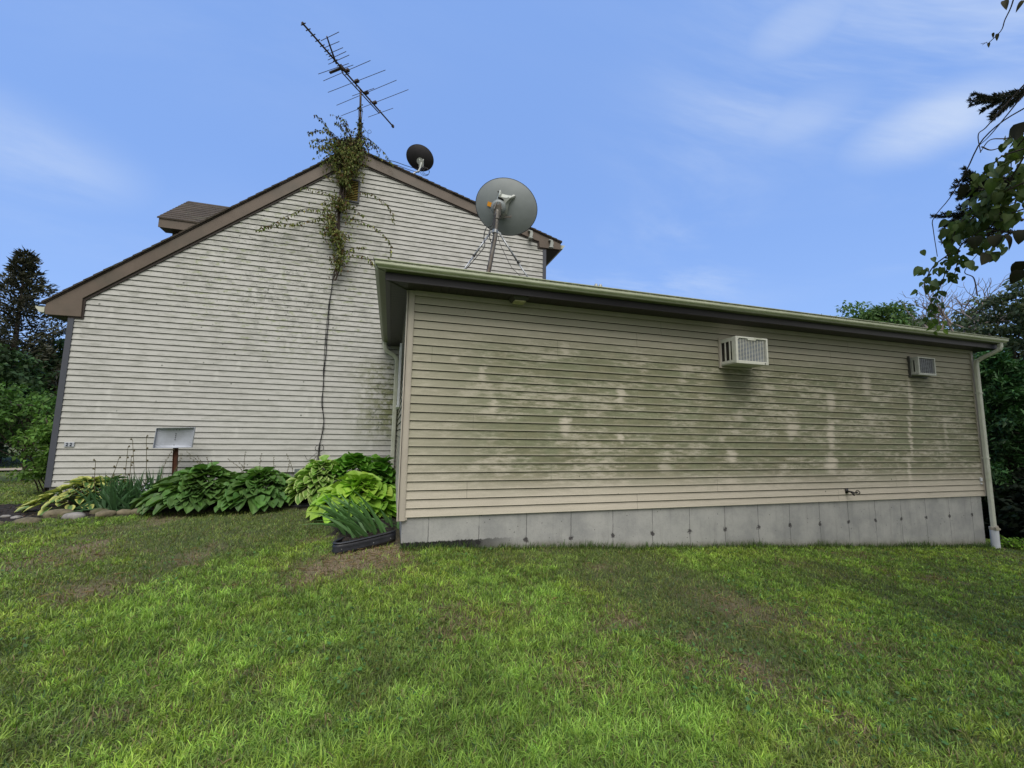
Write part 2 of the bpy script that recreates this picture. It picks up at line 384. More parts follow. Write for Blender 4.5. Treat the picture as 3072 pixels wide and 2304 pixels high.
# ------------------------------------------------------------ object helpers
def tag(o, label=None, cat=None, group=None, kind=None):
    if label: o['label'] = label
    if cat: o['category'] = cat
    if group: o['group'] = group
    if kind: o['kind'] = kind
    return o
def thing(name, label, cat, loc=(0, 0, 0), group=None):
    o = bpy.data.objects.new(name, None); COL.objects.link(o); o.location = loc
    o.empty_display_size = .2
    return tag(o, label, cat, group)
class MB:
    """collects verts and faces in world coordinates; build() links ONE mesh object"""
    def __init__(s): s.v = []; s.f = []; s.c = []; s.mi = []; s.cur = 0; s.col = None
    def add(s, vs, fs):
        o = len(s.v); s.v += [tuple(v) for v in vs]; s.f += [tuple(i + o for i in f) for f in fs]
        s.mi += [s.cur] * len(fs)
        if s.col is not None: s.c += [s.col] * len(vs)
        return s
    def box(s, x0, x1, y0, y1, z0, z1):
        return s.add([(x0, y0, z0), (x1, y0, z0), (x1, y1, z0), (x0, y1, z0), (x0, y0, z1), (x1, y0, z1), (x1, y1, z1), (x0, y1, z1)],
                     [(0, 3, 2, 1), (4, 5, 6, 7), (0, 1, 5, 4), (1, 2, 6, 5), (2, 3, 7, 6), (3, 0, 4, 7)])
    def obox(s, c, ax, ay, az, hx, hy, hz):
        c = Vector(c); vs = []
        for k in (-1, 1):
            for i, j in ((-1, -1), (1, -1), (1, 1), (-1, 1)):
                vs.append(c + Vector(ax) * hx * i + Vector(ay) * hy * j + Vector(az) * hz * k)
        return s.add(vs, [(0, 3, 2, 1), (4, 5, 6, 7), (0, 1, 5, 4), (1, 2, 6, 5), (2, 3, 7, 6), (3, 0, 4, 7)])
    def prism(s, poly, y0, y1, axis='y'):
        n = len(poly)
        if axis == 'y': vs = [(a, y0, b) for a, b in poly] + [(a, y1, b) for a, b in poly]
        elif axis == 'x': vs = [(y0, a, b) for a, b in poly] + [(y1, a, b) for a, b in poly]
        else: vs = [(a, b, y0) for a, b in poly] + [(a, b, y1) for a, b in poly]
        fs = [tuple(range(n)), tuple(range(2 * n - 1, n - 1, -1))]
        fs += [(i, i + n, (i + 1) % n + n, (i + 1) % n) for i in range(n)]
        return s.add(vs, fs)
    def tube(s, pts, r, n=8, cap=True):
        pts = [Vector(p) for p in pts]; m = len(pts)
        rs = r if isinstance(r, (list, tuple)) else [r] * m
        if len(rs) != m: rs = [rs[0] + (rs[-1] - rs[0]) * i / (m - 1) for i in range(m)]
        tan = [(pts[min(i + 1, m - 1)] - pts[max(i - 1, 0)]).normalized() for i in range(m)]
        ref = Vector((0, 0, 1)) if abs(tan[0].z) < .9 else Vector((1, 0, 0))
        nrm = (ref - tan[0] * ref.dot(tan[0])).normalized(); vs = []
        for i in range(m):
            nrm = (nrm - tan[i] * nrm.dot(tan[i]))
            nrm = nrm.normalized() if nrm.length > 1e-6 else tan[i].orthogonal().normalized()
            bi = tan[i].cross(nrm)
            for j in range(n):
                a = 2 * math.pi * j / n
                vs.append(pts[i] + (nrm * math.cos(a) + bi * math.sin(a)) * rs[i])
        fs = [(i * n + j, i * n + (j + 1) % n, (i + 1) * n + (j + 1) % n, (i + 1) * n + j) for i in range(m - 1) for j in range(n)]
        if cap: fs += [tuple(range(n - 1, -1, -1)), tuple(range((m - 1) * n, m * n))]
        return s.add(vs, fs)
    def lathe(s, c, axis, prof, n=24):
        """prof = [(along, radius)...] round axis through c"""
        c = Vector(c); ax = Vector(axis).normalized(); u = ax.orthogonal().normalized(); w_ = ax.cross(u); vs = []
        for a, r_ in prof:
            for j in range(n):
                t_ = 2 * math.pi * j / n
                vs.append(c + ax * a + (u * math.cos(t_) + w_ * math.sin(t_)) * r_)
        m = len(prof)
        fs = [(i * n + j, i * n + (j + 1) % n, (i + 1) * n + (j + 1) % n, (i + 1) * n + j) for i in range(m - 1) for j in range(n)]
        fs += [tuple(range(n - 1, -1, -1)), tuple(range((m - 1) * n, m * n))]
        return s.add(vs, fs)
    def build(s, name, m, parent=None, bevel=0, smooth=False, loc=None):
        me = bpy.data.meshes.new(name)
        loc = Vector(loc) if loc is not None else (Vector(parent.matrix_basis.translation) if parent and parent.parent is None else Vector((0, 0, 0)))
        # the mesh keeps world coordinates; only parents carry offsets
        me.from_pydata(s.v, [], s.f)
        for mm in (m if isinstance(m, (list, tuple)) else [m]): me.materials.append(mm)
        if isinstance(m, (list, tuple)): me.polygons.foreach_set('material_index', s.mi)
        if s.c:
            a = me.color_attributes.new('Col', 'FLOAT_COLOR', 'POINT')
            a.data.foreach_set('color', np.array([(*c[:3], 1) for c in s.c], dtype=np.float32).ravel())
        if smooth: me.shade_smooth()
        me.update()
        o = bpy.data.objects.new(name, me); COL.objects.link(o)
        if parent:
            o.parent = parent
            o.matrix_parent_inverse = Matrix.Translation(-chain(parent))
        if bevel:
            b = o.modifiers.new('bevel', 'BEVEL'); b.width = bevel; b.segments = 2; b.limit_method = 'ANGLE'
        return o
def chain(o):
    v = Vector((0, 0, 0))
    while o is not None:
        v = v + Vector(o.location)
        if o.parent is not None: v = v + o.matrix_parent_inverse.translation
        o = o.parent
    return v
def npmesh(name, V, F, C, m, parent=None, smooth=False):
    """F: list of int arrays (n,3) / (n,4)"""
    me = bpy.data.meshes.new(name)
    V = np.asarray(V, dtype=np.float32); me.vertices.add(len(V)); me.vertices.foreach_set('co', V.ravel())
    fl = [np.asarray(f, dtype=np.int32) for f in F if len(f)]
    nl = sum(f.size for f in fl); npoly = sum(len(f) for f in fl)
    me.loops.add(nl); me.loops.foreach_set('vertex_index', np.concatenate([f.ravel() for f in fl]))
    starts = []; o = 0
    for f in fl:
        starts.append(o + np.arange(len(f)) * f.shape[1]); o += f.size
    me.polygons.add(npoly); me.polygons.foreach_set('loop_start', np.concatenate(starts).astype(np.int32))
    me.update(calc_edges=True)
    if C is not None:
        a = me.color_attributes.new('Col', 'FLOAT_COLOR', 'POINT')
        C4 = np.ones((len(V), 4), dtype=np.float32); C4[:, :3] = C
        a.data.foreach_set('color', C4.ravel())
    me.materials.append(m)
    if smooth: me.shade_smooth()
    ob = bpy.data.objects.new(name, me); COL.objects.link(ob)
    if parent:
        ob.parent = parent; ob.matrix_parent_inverse = Matrix.Translation(-chain(parent))
    return ob
def spline(pts, n):
    """Catmull-Rom through pts"""
    P = [Vector(p) for p in pts]; P = [P[0] * 2 - P[1]] + P + [P[-1] * 2 - P[-2]]; out = []
    seg = len(P) - 3
    for i in range(n):
        t_ = i / (n - 1) * seg; k = min(int(t_), seg - 1); t_ -= k
        a, b, c, d_ = P[k:k + 4]
        out.append(.5 * ((2 * b) + (c - a) * t_ + (2 * a - 5 * b + 4 * c - d_) * t_ ** 2 + (3 * b - a - 3 * c + d_) * t_ ** 3))
    return out

# ------------------------------------------------------------ ground
def vnoise(x, y, s, seed=0):
    """smooth value noise on arrays, 0..1"""
    x = np.asarray(x) * s; y = np.asarray(y) * s
    xi = np.floor(x).astype(np.int64); yi = np.floor(y).astype(np.int64); fx = x - xi; fy = y - yi
    fx = fx * fx * (3 - 2 * fx); fy = fy * fy * (3 - 2 * fy)
    def hsh(a, b):
        h_ = (a * 374761393 + b * 668265263 + seed * 974711) & 0xffffffff
        h_ = ((h_ ^ (h_ >> 13)) * 1274126177) & 0xffffffff
        return ((h_ ^ (h_ >> 16)) & 0xffff) / 65535.0
    return (hsh(xi, yi) * (1 - fx) + hsh(xi + 1, yi) * fx) * (1 - fy) + (hsh(xi, yi + 1) * (1 - fx) + hsh(xi + 1, yi + 1) * fx) * fy
def fbm(x, y, s, o=3, seed=0):
    v = 0; a = .5; t_ = 0
    for i in range(o): v = v + a * vnoise(x, y, s * 2 ** i, seed + i * 7); t_ += a; a *= .55
    return v / t_
def gz0(x, y):
    x = np.asarray(x, float); y = np.asarray(y, float)
    z = -1.5 + .035 * np.clip(y, -30, 9)
    z = z + np.where(x > 0, -.054 * np.minimum(x, 11), .012 * np.maximum(x, -40))
    z = z - .16 * np.clip(x - 11, 0, 12) - .03 * np.clip(x - 23, 0, 60)
    return z
EX = np.array([-60, -7, -5.0, -4.45, -3.6, -3.25, -1.5, -1.05, -.75, -.50, .125]); EY = np.array([7.2, 7.15, 7.25, 7.45, 7.45, 7.55, 7.45, 7.38, 6.35, 5.12, 5.42])
def bedmask(x, y):
    x = np.asarray(x, float); y = np.asarray(y, float)
    e = np.interp(x, EX, EY) + (fbm(x, y, 3, 2, 5) - .5) * .12
    top = np.where(x < -5.25, 8.75 - .25 * np.clip(-5.25 - x, 0, 1), 50)
    return (y > e) & (y < top) & (x < .14) & (x > -7.6)
def gz(x, y):
    x = np.asarray(x, float); y = np.asarray(y, float)
    z = gz0(x, y) + (fbm(x, y, 1.3, 3, 1) - .5) * .05 + (fbm(x, y, 7, 2, 2) - .5) * .02
    return z + np.where(bedmask(x, y), .035 + (fbm(x, y, 9, 3, 9) - .5) * .05, 0)
def gs(x, y, cx, cy, r): return np.exp(-((x - cx) ** 2 + (y - cy) ** 2) / (r * r))
def lush(x, y):
    n = fbm(x, y, .75, 4, 21)
    v = (n - .5) * 2.2 + .60
    v = v + .55 * gs(x, y, -1.3, 3.7, .9) + .5 * gs(x, y, -2.7, 4.3, .6) + .5 * gs(x, y, .8, 2.0, 1.1) + .3 * gs(x, y, 2.6, 2.2, .6)
    v = v - .55 * gs(x, y, 2.6, 3.4, 1.1) - .6 * gs(x, y, -2.4, 5.4, .9) - .5 * gs(x, y, -.3, 4.5, .8) + .25 * gs(x, y, -4.2, 6.0, .7)
    v = v - .10 * np.clip(np.asarray(y) - 4.0, 0, 3) - .06 * np.clip(np.asarray(x) - 2.5, 0, 5)
    return np.clip(v, 0, 1)
def dead(x, y):
    n = fbm(x, y, 1.6, 4, 77)
    v = np.clip((n - .63) * 4.5, 0, .6)
    for cx, cy, r_, a in ((-.2, 4.88, .34, 1.4), (-.55, 4.60, .3, 1.1), (-2.35, 4.5, .30, .8), (-.7, 4.25, .18, .6), (1.1, 3.4, .20, .5), (1.9, 3.3, .20, .5), (3.6, 2.6, .40, .5), (2.35, 2.35, .26, .8), (1.2, 2.5, .25, .6), (-3.3, 5.6, .5, .5), (.05, 5.0, .22, .8), (3.2, 3.3, .4, .6)):
        v = v + a * gs(x, y, cx, cy, r_)
    return np.clip(v, 0, 1)
def ground():
    def ax(lo, a, b_, hi, st):
        mid = np.arange(a, b_ + 1e-6, st); f1 = a - np.geomspace(.3, a - lo, 26)[::-1]; f2 = b_ + np.geomspace(.3, hi - b_, 26)
        return np.concatenate([f1, mid, f2])
    xs = ax(-420, -9, 13, 420, .09); ys = ax(-320, .3, 10, 520, .09)
    X, Y = np.meshgrid(xs, ys); nx, ny = len(xs), len(ys)
    Z = gz(X, Y)
    V = np.stack([X, Y, Z], -1).reshape(-1, 3)
    i = np.arange(nx * ny).reshape(ny, nx)
    F = np.stack([i[:-1, :-1], i[:-1, 1:], i[1:, 1:], i[1:, :-1]], -1).reshape(-1, 4)
    C = np.stack([lush(X, Y), dead(X, Y), bedmask(X, Y).astype(float)], -1).reshape(-1, 3)
    m, t, b = mat('lawn soil and thatch')
    a = t.new('ShaderNodeAttribute', attribute_name='Col').outputs['Color']; lu, de, be = t.xyz(a)
    p = t.pos(); n = t.noise(p, 30, 5, .7); n2 = t.noise(p, 130, 3, .7); n3 = t.noise(p, 2.2, 4, .6)
    soil = t.mix(t.step(n, .35, .65), (.028, .022, .014), (.075, .062, .036))
    green = t.mix(t.step(n2, .35, .65), (.050, .085, .018), (.115, .170, .040))
    c = t.mix(t.m('MULTIPLY', t.step(n3, .3, .7, .45, .9), 1.0), soil, green)
    straw = t.mix(t.step(n2, .4, .65), (.17, .12, .08), (.48, .35, .24))
    c = t.mix(t.m('MULTIPLY', de, .8), c, straw)
    mul = t.mix(t.step(n, .4, .65), (.010, .007, .006), (.040, .028, .020))
    c = t.mix(be, c, mul)
    t.put(b.inputs['Base Color'], c); b.inputs['Roughness'].default_value = .95
    t.l.new(t.bump(t.m('ADD', n, t.m('MULTIPLY', n2, .4)), .9, .04), b.inputs['Normal'])
    tag(npmesh('ground', V, [F], C, m, smooth=True), kind='structure')
ground()
# ------------------------------------------------------------ siding walls
YH = 8.676; YA = 5.085
APX, APZ = -1.033, 5.834
SL, SR = .8216, .2923
def roofz(x): return APZ - SL * (APX - x) if x < APX else APZ - SR * (x - APX)
def siding_rows(mb, x0f, x1f, k0, k1, y, ztop=None, zbot=None):
    """lapped courses on a wall facing -Y; x0f/x1f give the wall's ends at height z"""
    g = .0082; prof = []
    for k in range(k0, k1):
        zb = Z0 + k * EXP; zt = zb + EXP - g
        prof += [(zb - g * .05, y + .004, 1), (zb, y - .016, 1), (zb + .004, y - .0175, 0), (zb + .5 * EXP, y - .011, 0), (zt, y - .0045, 0), (zt + .0005, y + .004, 1)]
    for i in range(len(prof) - 1):
        (za, ya, ma), (zb, yb, mb_) = prof[i], prof[i + 1]
        if ztop is not None and za >= ztop: break
        if ztop is not None and zb > ztop: zb = ztop
        xa0, xa1, xb0, xb1 = x0f(za), x1f(za), x0f(zb), x1f(zb)
        if xb1 <= xb0: break
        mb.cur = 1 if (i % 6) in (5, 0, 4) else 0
        mb.add([(xa0, ya, za), (xa1, ya, za), (xb1, yb, zb), (xb0, yb, zb)], [(0, 1, 2, 3)])

# ============================================================ HOUSE
house = thing('house', 'two storey house with grey white siding, steep brown edged gable and a vine on it', 'house', (-1.0, YH, -1.2))
XL0, XL1, XR0, XR1 = -5.305, -5.2226, 3.17, 3.250
LOW = .30   # the rake board covers the siding this far below the roof line
xl = lambda z: max(XL1 - .002, APX - (APZ - LOW - z) / SL)
xr = lambda z: min(XR0 + .002, APX + (APZ - .20 - z) / SR)
b = MB()
siding_rows(b, xl, lambda z: -2.9, 0, 2, YH)
siding_rows(b, xl, xr, 2, 68, YH, ztop=APZ - .30)
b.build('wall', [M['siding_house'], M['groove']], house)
b = MB()
b.prism([(XL0 + .02, -1.0), (-2.9, -1.0), (-2.9, -.80), (XR1 - .02, -.80), (XR1 - .02, 4.30), (3.0, 4.42), (APX, APZ - .30), (-5.10, 2.20), (XL0 + .02, 1.85)], YH + .012, 17.0)
b.build('wall', M['siding_house'], house)
b = MB(); b.box(XL0 + .04, XR1 - .04, YH + .02, 16.9, -2.2, -.95); b.box(-2.9, XR1 - .04, YH + .018, YH + .06, -.96, -.775)
b.build('foundation', M['concrete'], house)
for xa, xb, zb, zt in ((XL0, XL1, -.99, 1.84), (XR0, XR1, 1.2, 4.29)):
    b = MB(); b.box(xa, xb, YH - .028, YH + .06, zb, zt)
    ox = xa if xa < 0 else xb - .004
    b.box(ox, ox + .004, YH + .06, YH + .085, zb, zt)
    b.build('corner_board', M['slate_trim'], house, bevel=.004)
# rake boards
RY0, RY1 = YH - .05, YH + .002
nd = lambda s_: math.sqrt(1 + s_ * s_)
TL, TR = .265 * nd(SL) * .0 + .318, .238   # vertical depth of the two boards
sh = .050                                  # shingle edge above the board
def rk(x, dz): return (x, roofz(x) - dz)
b = MB()
b.prism([rk(-5.60, sh * 1.05), rk(APX, sh * 1.2), rk(APX, TL), (-5.132, 2.155), (-5.122, 1.835), (-5.598, 1.832), (-5.618, 1.93)], RY0, RY1)
b.build('rake_board', M['brown_trim'], house, bevel=.004)
b = MB()
b.prism([rk(APX, sh * .8), rk(3.60, sh * .75), (3.598, 4.31), (3.583, 4.278), (3.080, 4.262), (3.064, 4.405), rk(3.0, TR + .004), rk(APX, TR + .04)], RY0, RY1)
b.build('rake_board', M['brown_trim'], house, bevel=.004)
for poly in ([rk(-5.132, .316), rk(APX, TL), rk(APX, TL + .042), (-5.098, 2.128), (-5.098, 1.803), (-5.30, 1.803), (-5.30, 1.832), (-5.122, 1.835), (-5.132, 2.155)],):
    b = MB(); b.prism(poly, YH - .030, YH + .002); b.build('rake_trim', M['brown_dark'], house)
b = MB(); b.prism([rk(APX, TR + .04), rk(3.0, TR + .004), (3.064, 4.405), (3.080, 4.262), (3.25, 4.266), (3.25, 4.235), (3.040, 4.235), (3.030, 4.385), rk(2.98, TR + .034), rk(APX, TR + .07)], YH - .030, YH + .002)
b.build('rake_trim', M['brown_dark'], house)
# roof planes, shingle courses stepping at the rake
def roof_plane(x_eave, x_top, slope_sign, name='roof'):
    b = MB(); n = 36
    for i in range(n):
        t0, t1 = i / n, (i + 1) / n
        xa = x_eave + (x_top - x_eave) * t0; xb = x_eave + (x_top - x_eave) * t1
        jut = .012 * (((i * 7919) % 13) / 13.0)
        za, zb = roofz(xa), roofz(xb)
        th = .016
        b.add([(xa, YH - .075 - jut, za - .028), (xa, YH - .075 - jut, za + th - .004), (xb, YH - .075 - jut, zb - .001), (xb, YH - .075 - jut, zb - .028),
               (xa, 17.2, za - .028), (xa, 17.2, za + th - .004), (xb, 17.2, zb - .001), (xb, 17.2, zb - .028)],
              [(0, 1, 2, 3), (7, 6, 5, 4), (1, 5, 6, 2), (0, 3, 7, 4), (0, 4, 5, 1)])
    return b.build(name, M['shingle'], house)
roof_plane(-5.655, APX, 1); roof_plane(3.625, APX, -1)
for x0, x1, s_ in ((-5.62, APX, 1), (APX, 3.61, -1)):
    b = MB(); b.prism([rk(x0, .030), rk(x1, .030), rk(x1, .052), rk(x0, .052)], YH - .062, 17.1)
    b.build('drip_edge', M['brown_dark'], house)
# boxed eaves with their gutters
b = MB(); b.box(-5.60, -5.30, YH, 17.0, 1.822, 1.836); b.box(-5.612, -5.595, YH, 17.0, 1.836, 1.965); b.build('soffit', M['brown_dark'], house)
b = MB(); b.box(3.252, 3.585, YH, 17.0, 4.262, 4.278); b.box(3.585, 3.600, YH, 17.0, 4.278, 4.43); b.build('soffit', M['brown_dark'], house)
def k_gutter(mb, prof_fn, a, c, n=2):
    vs = []; prof = [(0, 0), (.075, 0), (.080, .022), (.098, .045), (.118, .068), (.120, .090), (.126, .095), (.112, .098), (.110, .088), (.004, .088), (0, .10)]
    for i in range(n):
        t_ = i / (n - 1)
        for u, v in prof: vs.append(prof_fn(a + (c - a) * t_, u, v))
    m_ = len(prof)
    mb.add(vs, [(i * m_ + j, i * m_ + (j + 1) % m_, (i + 1) * m_ + (j + 1) % m_, (i + 1) * m_ + j) for i in range(n - 1) for j in range(m_)] + [tuple(range(m_)), tuple(range(n * m_ - 1, (n - 1) * m_ - 1, -1))])
b = MB(); k_gutter(b, lambda t_, u, v: (-5.612 - u, t_, 1.865 + v), YH - .055, 17.0); b.build('gutter', M['downspout'], house)
b = MB(); k_gutter(b, lambda t_, u, v: (3.60 + u, t_, 4.325 + v), YH + .0, 17.0); b.build('gutter', M['downspout'], house)
# louvred gable vent
gv = MB(); x0, x1, z0, z1 = -1.195, -.853, 4.635, 5.125
for q in ((x0, x1, z1 - .028, z1), (x0, x1, z0, z0 + .028), (x0, x0 + .028, z0 + .028, z1 - .028), (x1 - .028, x1, z0 + .028, z1 - .028)): gv.box(q[0], q[1], YH - .05, YH + .0, q[2], q[3])
vent = gv.build('gable_vent', M['slate_trim'], house, bevel=.003)
b = MB(); b.box(x0 + .028, x1 - .028, YH - .022, YH - .018, z0 + .028, z1 - .028); b.build('backing', M['dark_void'], vent)
b = MB()
for i in range(12):
    zc = z0 + .05 + i * (z1 - z0 - .09) / 11
    b.obox(((x0 + x1) / 2, YH - .033, zc), (1, 0, 0), Vector((0, -.75, -.66)), Vector((0, .66, -.75)), (x1 - x0) / 2 - .030, .016, .0028)
b.build('slats', M['vent_yellow'], vent)
b = MB()
b.box(-1.675, -1.478, YH - .055, YH - .004, -.945, -.718)
fv = b.build('foundation_vent', M['grey_box'], house, bevel=.006)
b = MB(); b.lathe((-1.577, YH - .056, -.86), (0, -1, 0), [(0, .032), (.006, .032), (.006, .022), (.008, .022)], 18); b.box(-1.63, -1.615, YH - .06, YH - .054, -.80, -.75); b.box(-1.54, -1.525, YH - .06, YH - .054, -.80, -.75)
b.build('cover_plate', M['galv'], fv)
# dormer on the far slope
DX, DY, DZ = -4.80, 9.854, 4.301; RYD, RZD = 11.03, 5.306
dm = MB(); dm.prism([(10.13, 2.3), (10.13, 4.12), (RYD, 4.95), (2 * RYD - 10.13, 4.12), (2 * RYD - 10.13, 2.3)], -4.66, -2.2, 'x')
dormer = dm.build('dormer', M['brown_trim'], house)
b = MB()
for s_ in (1, -1):
    yy = lambda d_: RYD - s_ * d_
    W_ = RYD - DY; xi = APX - (APZ - RZD) / SL
    for i in range(11):
        t0, t1 = i / 11, (i + 1) / 11
        ya, yb = yy(W_ * (1 - t0)), yy(W_ * (1 - t1)); za, zb = DZ + (RZD - DZ) * t0, DZ + (RZD - DZ) * t1
        b.add([(DX - .03, ya, za + .012), (xi, ya, za + .012), (xi, yb, zb), (DX - .03, yb, zb), (DX - .03, ya, za - .02), (xi, ya, za - .02), (xi, yb, zb - .03), (DX - .03, yb, zb - .03)],
              [(0, 1, 2, 3), (4, 7, 6, 5), (0, 4, 5, 1), (0, 3, 7, 4)])
b.build('dormer_roof', M['shingle'], dormer)
b = MB(); b.box(DX, -2.2, DY + .015, DY + .035, DZ - .20, DZ + .003); b.box(DX, -2.2, 2 * RYD - DY - .035, 2 * RYD - DY - .015, DZ - .20, DZ - .03)
b.prism([(DY + .035, DZ - .2), (DY + .035, DZ - .03), (RYD, RZD - .05), (2 * RYD - DY - .035, DZ - .03), (2 * RYD - DY - .035, DZ - .2), (RYD, RZD - .30)], DX, DX + .02, 'x')
b.build('dormer_fascia', M['brown_trim'], dormer)
b = MB(); b.box(DX + .02, -2.2, DY + .035, 10.13, DZ - .205, DZ - .19); b.build('dormer_soffit', M['brown_dark'], dormer)
# pair of curved wire brackets on the right rake board
for xb_, zb_ in ((2.84, 4.515), (3.34, 4.365)):
    b = MB()
    b.prism([(xb_ - .055, zb_ + .095), (xb_ + .035, zb_ + .085), (xb_ + .060, zb_ + .02), (xb_ + .045, zb_ - .05), (xb_ + .028, zb_ - .085), (xb_ - .028, zb_ - .085), (xb_ - .022, zb_ - .03), (xb_ - .012, zb_ + .03), (xb_ - .012, zb_ + .065), (xb_ - .055, zb_ + .072)], YH - .115, YH - .05)
    b.box(xb_ - .055, xb_ + .052, YH - .135, YH - .05, zb_ - .105, zb_ - .083)
    k_ = b.build('wire_bracket', M['cast'], house, bevel=.006)

# ============================================================ ADDITION
XA0, XA1, XB, XB1 = .122, .2048, 10.488, 10.56
addn = thing('house_extension', 'low extension clad in algae stained beige siding on a concrete foundation', 'building', (XA0, YA, -1.4))
b = MB(); siding_rows(b, lambda z: XA1 - .002, lambda z: XB + .002, 0, 27, YA, ztop=1.700)
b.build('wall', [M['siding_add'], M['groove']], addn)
b = MB(); b.box(XA0 + .02, XB1 - .01, YA + .012, YA + .03, -1.0, 1.71); b.box(XB1 - .05, XB1 - .012, YA + .03, 12.0, -1.0, 1.71)
b.box(3.4, XB1 - .06, 11.9, 12.0, -1.0, 1.71)
b.build('wall', M['siding_add'], addn)
# side wall courses run along y and face -x
b = MB(); tmp = MB(); siding_rows(tmp, lambda z: 0.0, lambda z: YH - YA - .02, 0, 27, 0.0, ztop=1.700)
b.v = [(XA0 + .012 + v[1], YH - .01 - v[0], v[2]) for v in tmp.v]; b.f = tmp.f; b.mi = tmp.mi
b.build('side_wall', [M['siding_add'], M['groove']], addn)
b = MB(); b.box(XA0, XA1, YA - .026, YA + .01, -1.020, 1.712); b.box(XA0 - .012, XA0 + .012, YA - .026, YA + .075, -1.020, 1.712)
b.box(XA0 + .012, XA0 + .018, YA - .031, YA - .026, -1.018, 1.71); b.box(XA1 - .014, XA1 - .006, YA - .031, YA - .026, -1.018, 1.71)
b.build('corner_post', M['beige_trim'], addn, bevel=.003)
b = MB(); b.box(XB, XB1, YA - .026, YA + .06, -.985, 1.712); b.build('corner_post', M['beige_trim'], addn, bevel=.003)
b = MB(); b.box(XA1, XB, YA - .024, YA + .004, 1.655, 1.716); b.build('frieze_trim', M['beige_trim'], addn)
b = MB(); b.box(.170, 10.415, YA + .006, YA + .25, -2.9, -.975); b.box(.170, .42, YA + .25, YH, -2.4, -.975); b.box(10.16, 10.41, YA + .25, 11.8, -3.2, -.975)
b.build('foundation', M['concrete'], addn)
b = MB(); b.box(XA1 - .003, XA1 + .020, YA - .015, YA + .004, -1.012, -.985); b.build('starter_strip', M['beige_trim'], addn)
# soffit, fascia
FY = 4.785; FXL = -.143; FXR = 10.74
b = MB(); b.box(FXL + .02, FXR - .02, FY + .015, YA + .02, 1.716, 1.730); b.box(FXL + .015, XA0 + .02, YA + .02, YH - .03, 1.716, 1.730); b.box(XB1 - .02, FXR - .02, YA + .02, 12.0, 1.716, 1.730)
b.build('soffit', M['soffit'], addn)
b = MB(); b.tube([(FXL + .02, FY + .02, 1.714), (XA0, YA, 1.714)], .010, 6); b.build('soffit_joint', M['lamp_body'], addn)
b = MB(); b.box(FXL, FXR, FY, FY + .018, 1.706, 1.895); b.build('fascia', M['dark_fascia'], addn, bevel=.002)
b = MB(); b.box(FXL + .0, FXL + .018, FY + .018, YH - .03, 1.706, 1.885); b.box(FXL + .0181, FXL + .055, FY + .03, YH - .03, 1.706, 1.7155); b.build('fascia', M['dark_fascia'], addn)
b = MB(); b.box(FXR - .018, FXR, FY + .018, 12.0, 1.706, 1.895); b.build('fascia', M['dark_fascia'], addn)
b = MB()
zb = lambda y: 1.803 - .006 * (y - FY)
# front run and left run mitred at the corner
prof = [(0, 0), (.078, 0), (.084, .003), (.086, .017), (.082, .021), (.100, .031), (.112, .038), (.117, .048), (.118, .070), (.114, .078), (.116, .083), (.128, .086), (.129, .095), (.108, .097), (.106, .086), (.004, .086), (0, .10)]
vs = []; m_ = len(prof)
ends = [lambda u, v: (10.80, FY - u, 1.795 + v), lambda u, v: (FXL - u, FY - u, zb(FY) + v), lambda u, v: (FXL - u, YH - .04, 1.775 + v)]
for e in ends:
    for u, v in prof: vs.append(e(u, v))
b.add(vs, [(i * m_ + j, i * m_ + (j + 1) % m_, (i + 1) * m_ + (j + 1) % m_, (i + 1) * m_ + j) for i in range(2) for j in range(m_)] + [tuple(range(m_)), tuple(range(3 * m_ - 1, 2 * m_ - 1, -1))])
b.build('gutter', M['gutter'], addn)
b = MB(); b.tube([(FXL - .012, FY - .012, 1.802), (FXL - .082, FY - .082, 1.802), (FXL - .123, FY - .123, 1.875), (FXL - .131, FY - .131, 1.898)], .004, 5)
b.build('mitre_seal', M['lamp_body'], addn)
# roof
b = MB(); b.add([(FXL - .03, FY - .03, 1.900), (FXR + .03, FY - .03, 1.900), (FXR + .03, 12.2, 3.01), (3.3, 12.2, 3.01), (3.3, YH - .03, 2.483), (FXL - .03, YH - .03, 2.483),
    (FXL - .03, FY - .03, 1.912), (FXR + .03, FY - .03, 1.912), (FXR + .03, 12.2, 3.026), (3.3, 12.2, 3.026), (3.3, YH - .03, 2.500), (FXL - .03, YH - .03, 2.500)],
    [(5, 4, 3, 2, 1, 0), (6, 7, 8, 9, 10, 11)] + [(i, (i + 1) % 6, (i + 1) % 6 + 6, i + 6) for i in range(6)])
b.build('roof', M['shingle'], addn)
b = MB(); b.prism([(FY, 1.89), (YH - .035, 1.89), (YH - .035, 2.475)], FXL + .005, FXL + .012, 'x'); b.build('gable_infill', M['dark_fascia'], addn)
b = MB(); b.prism([(FY, 1.89), (12.0, 1.89), (12.0, 2.97)], FXR - .012, FXR - .005, 'x'); b.build('gable_infill', M['dark_fascia'], addn)
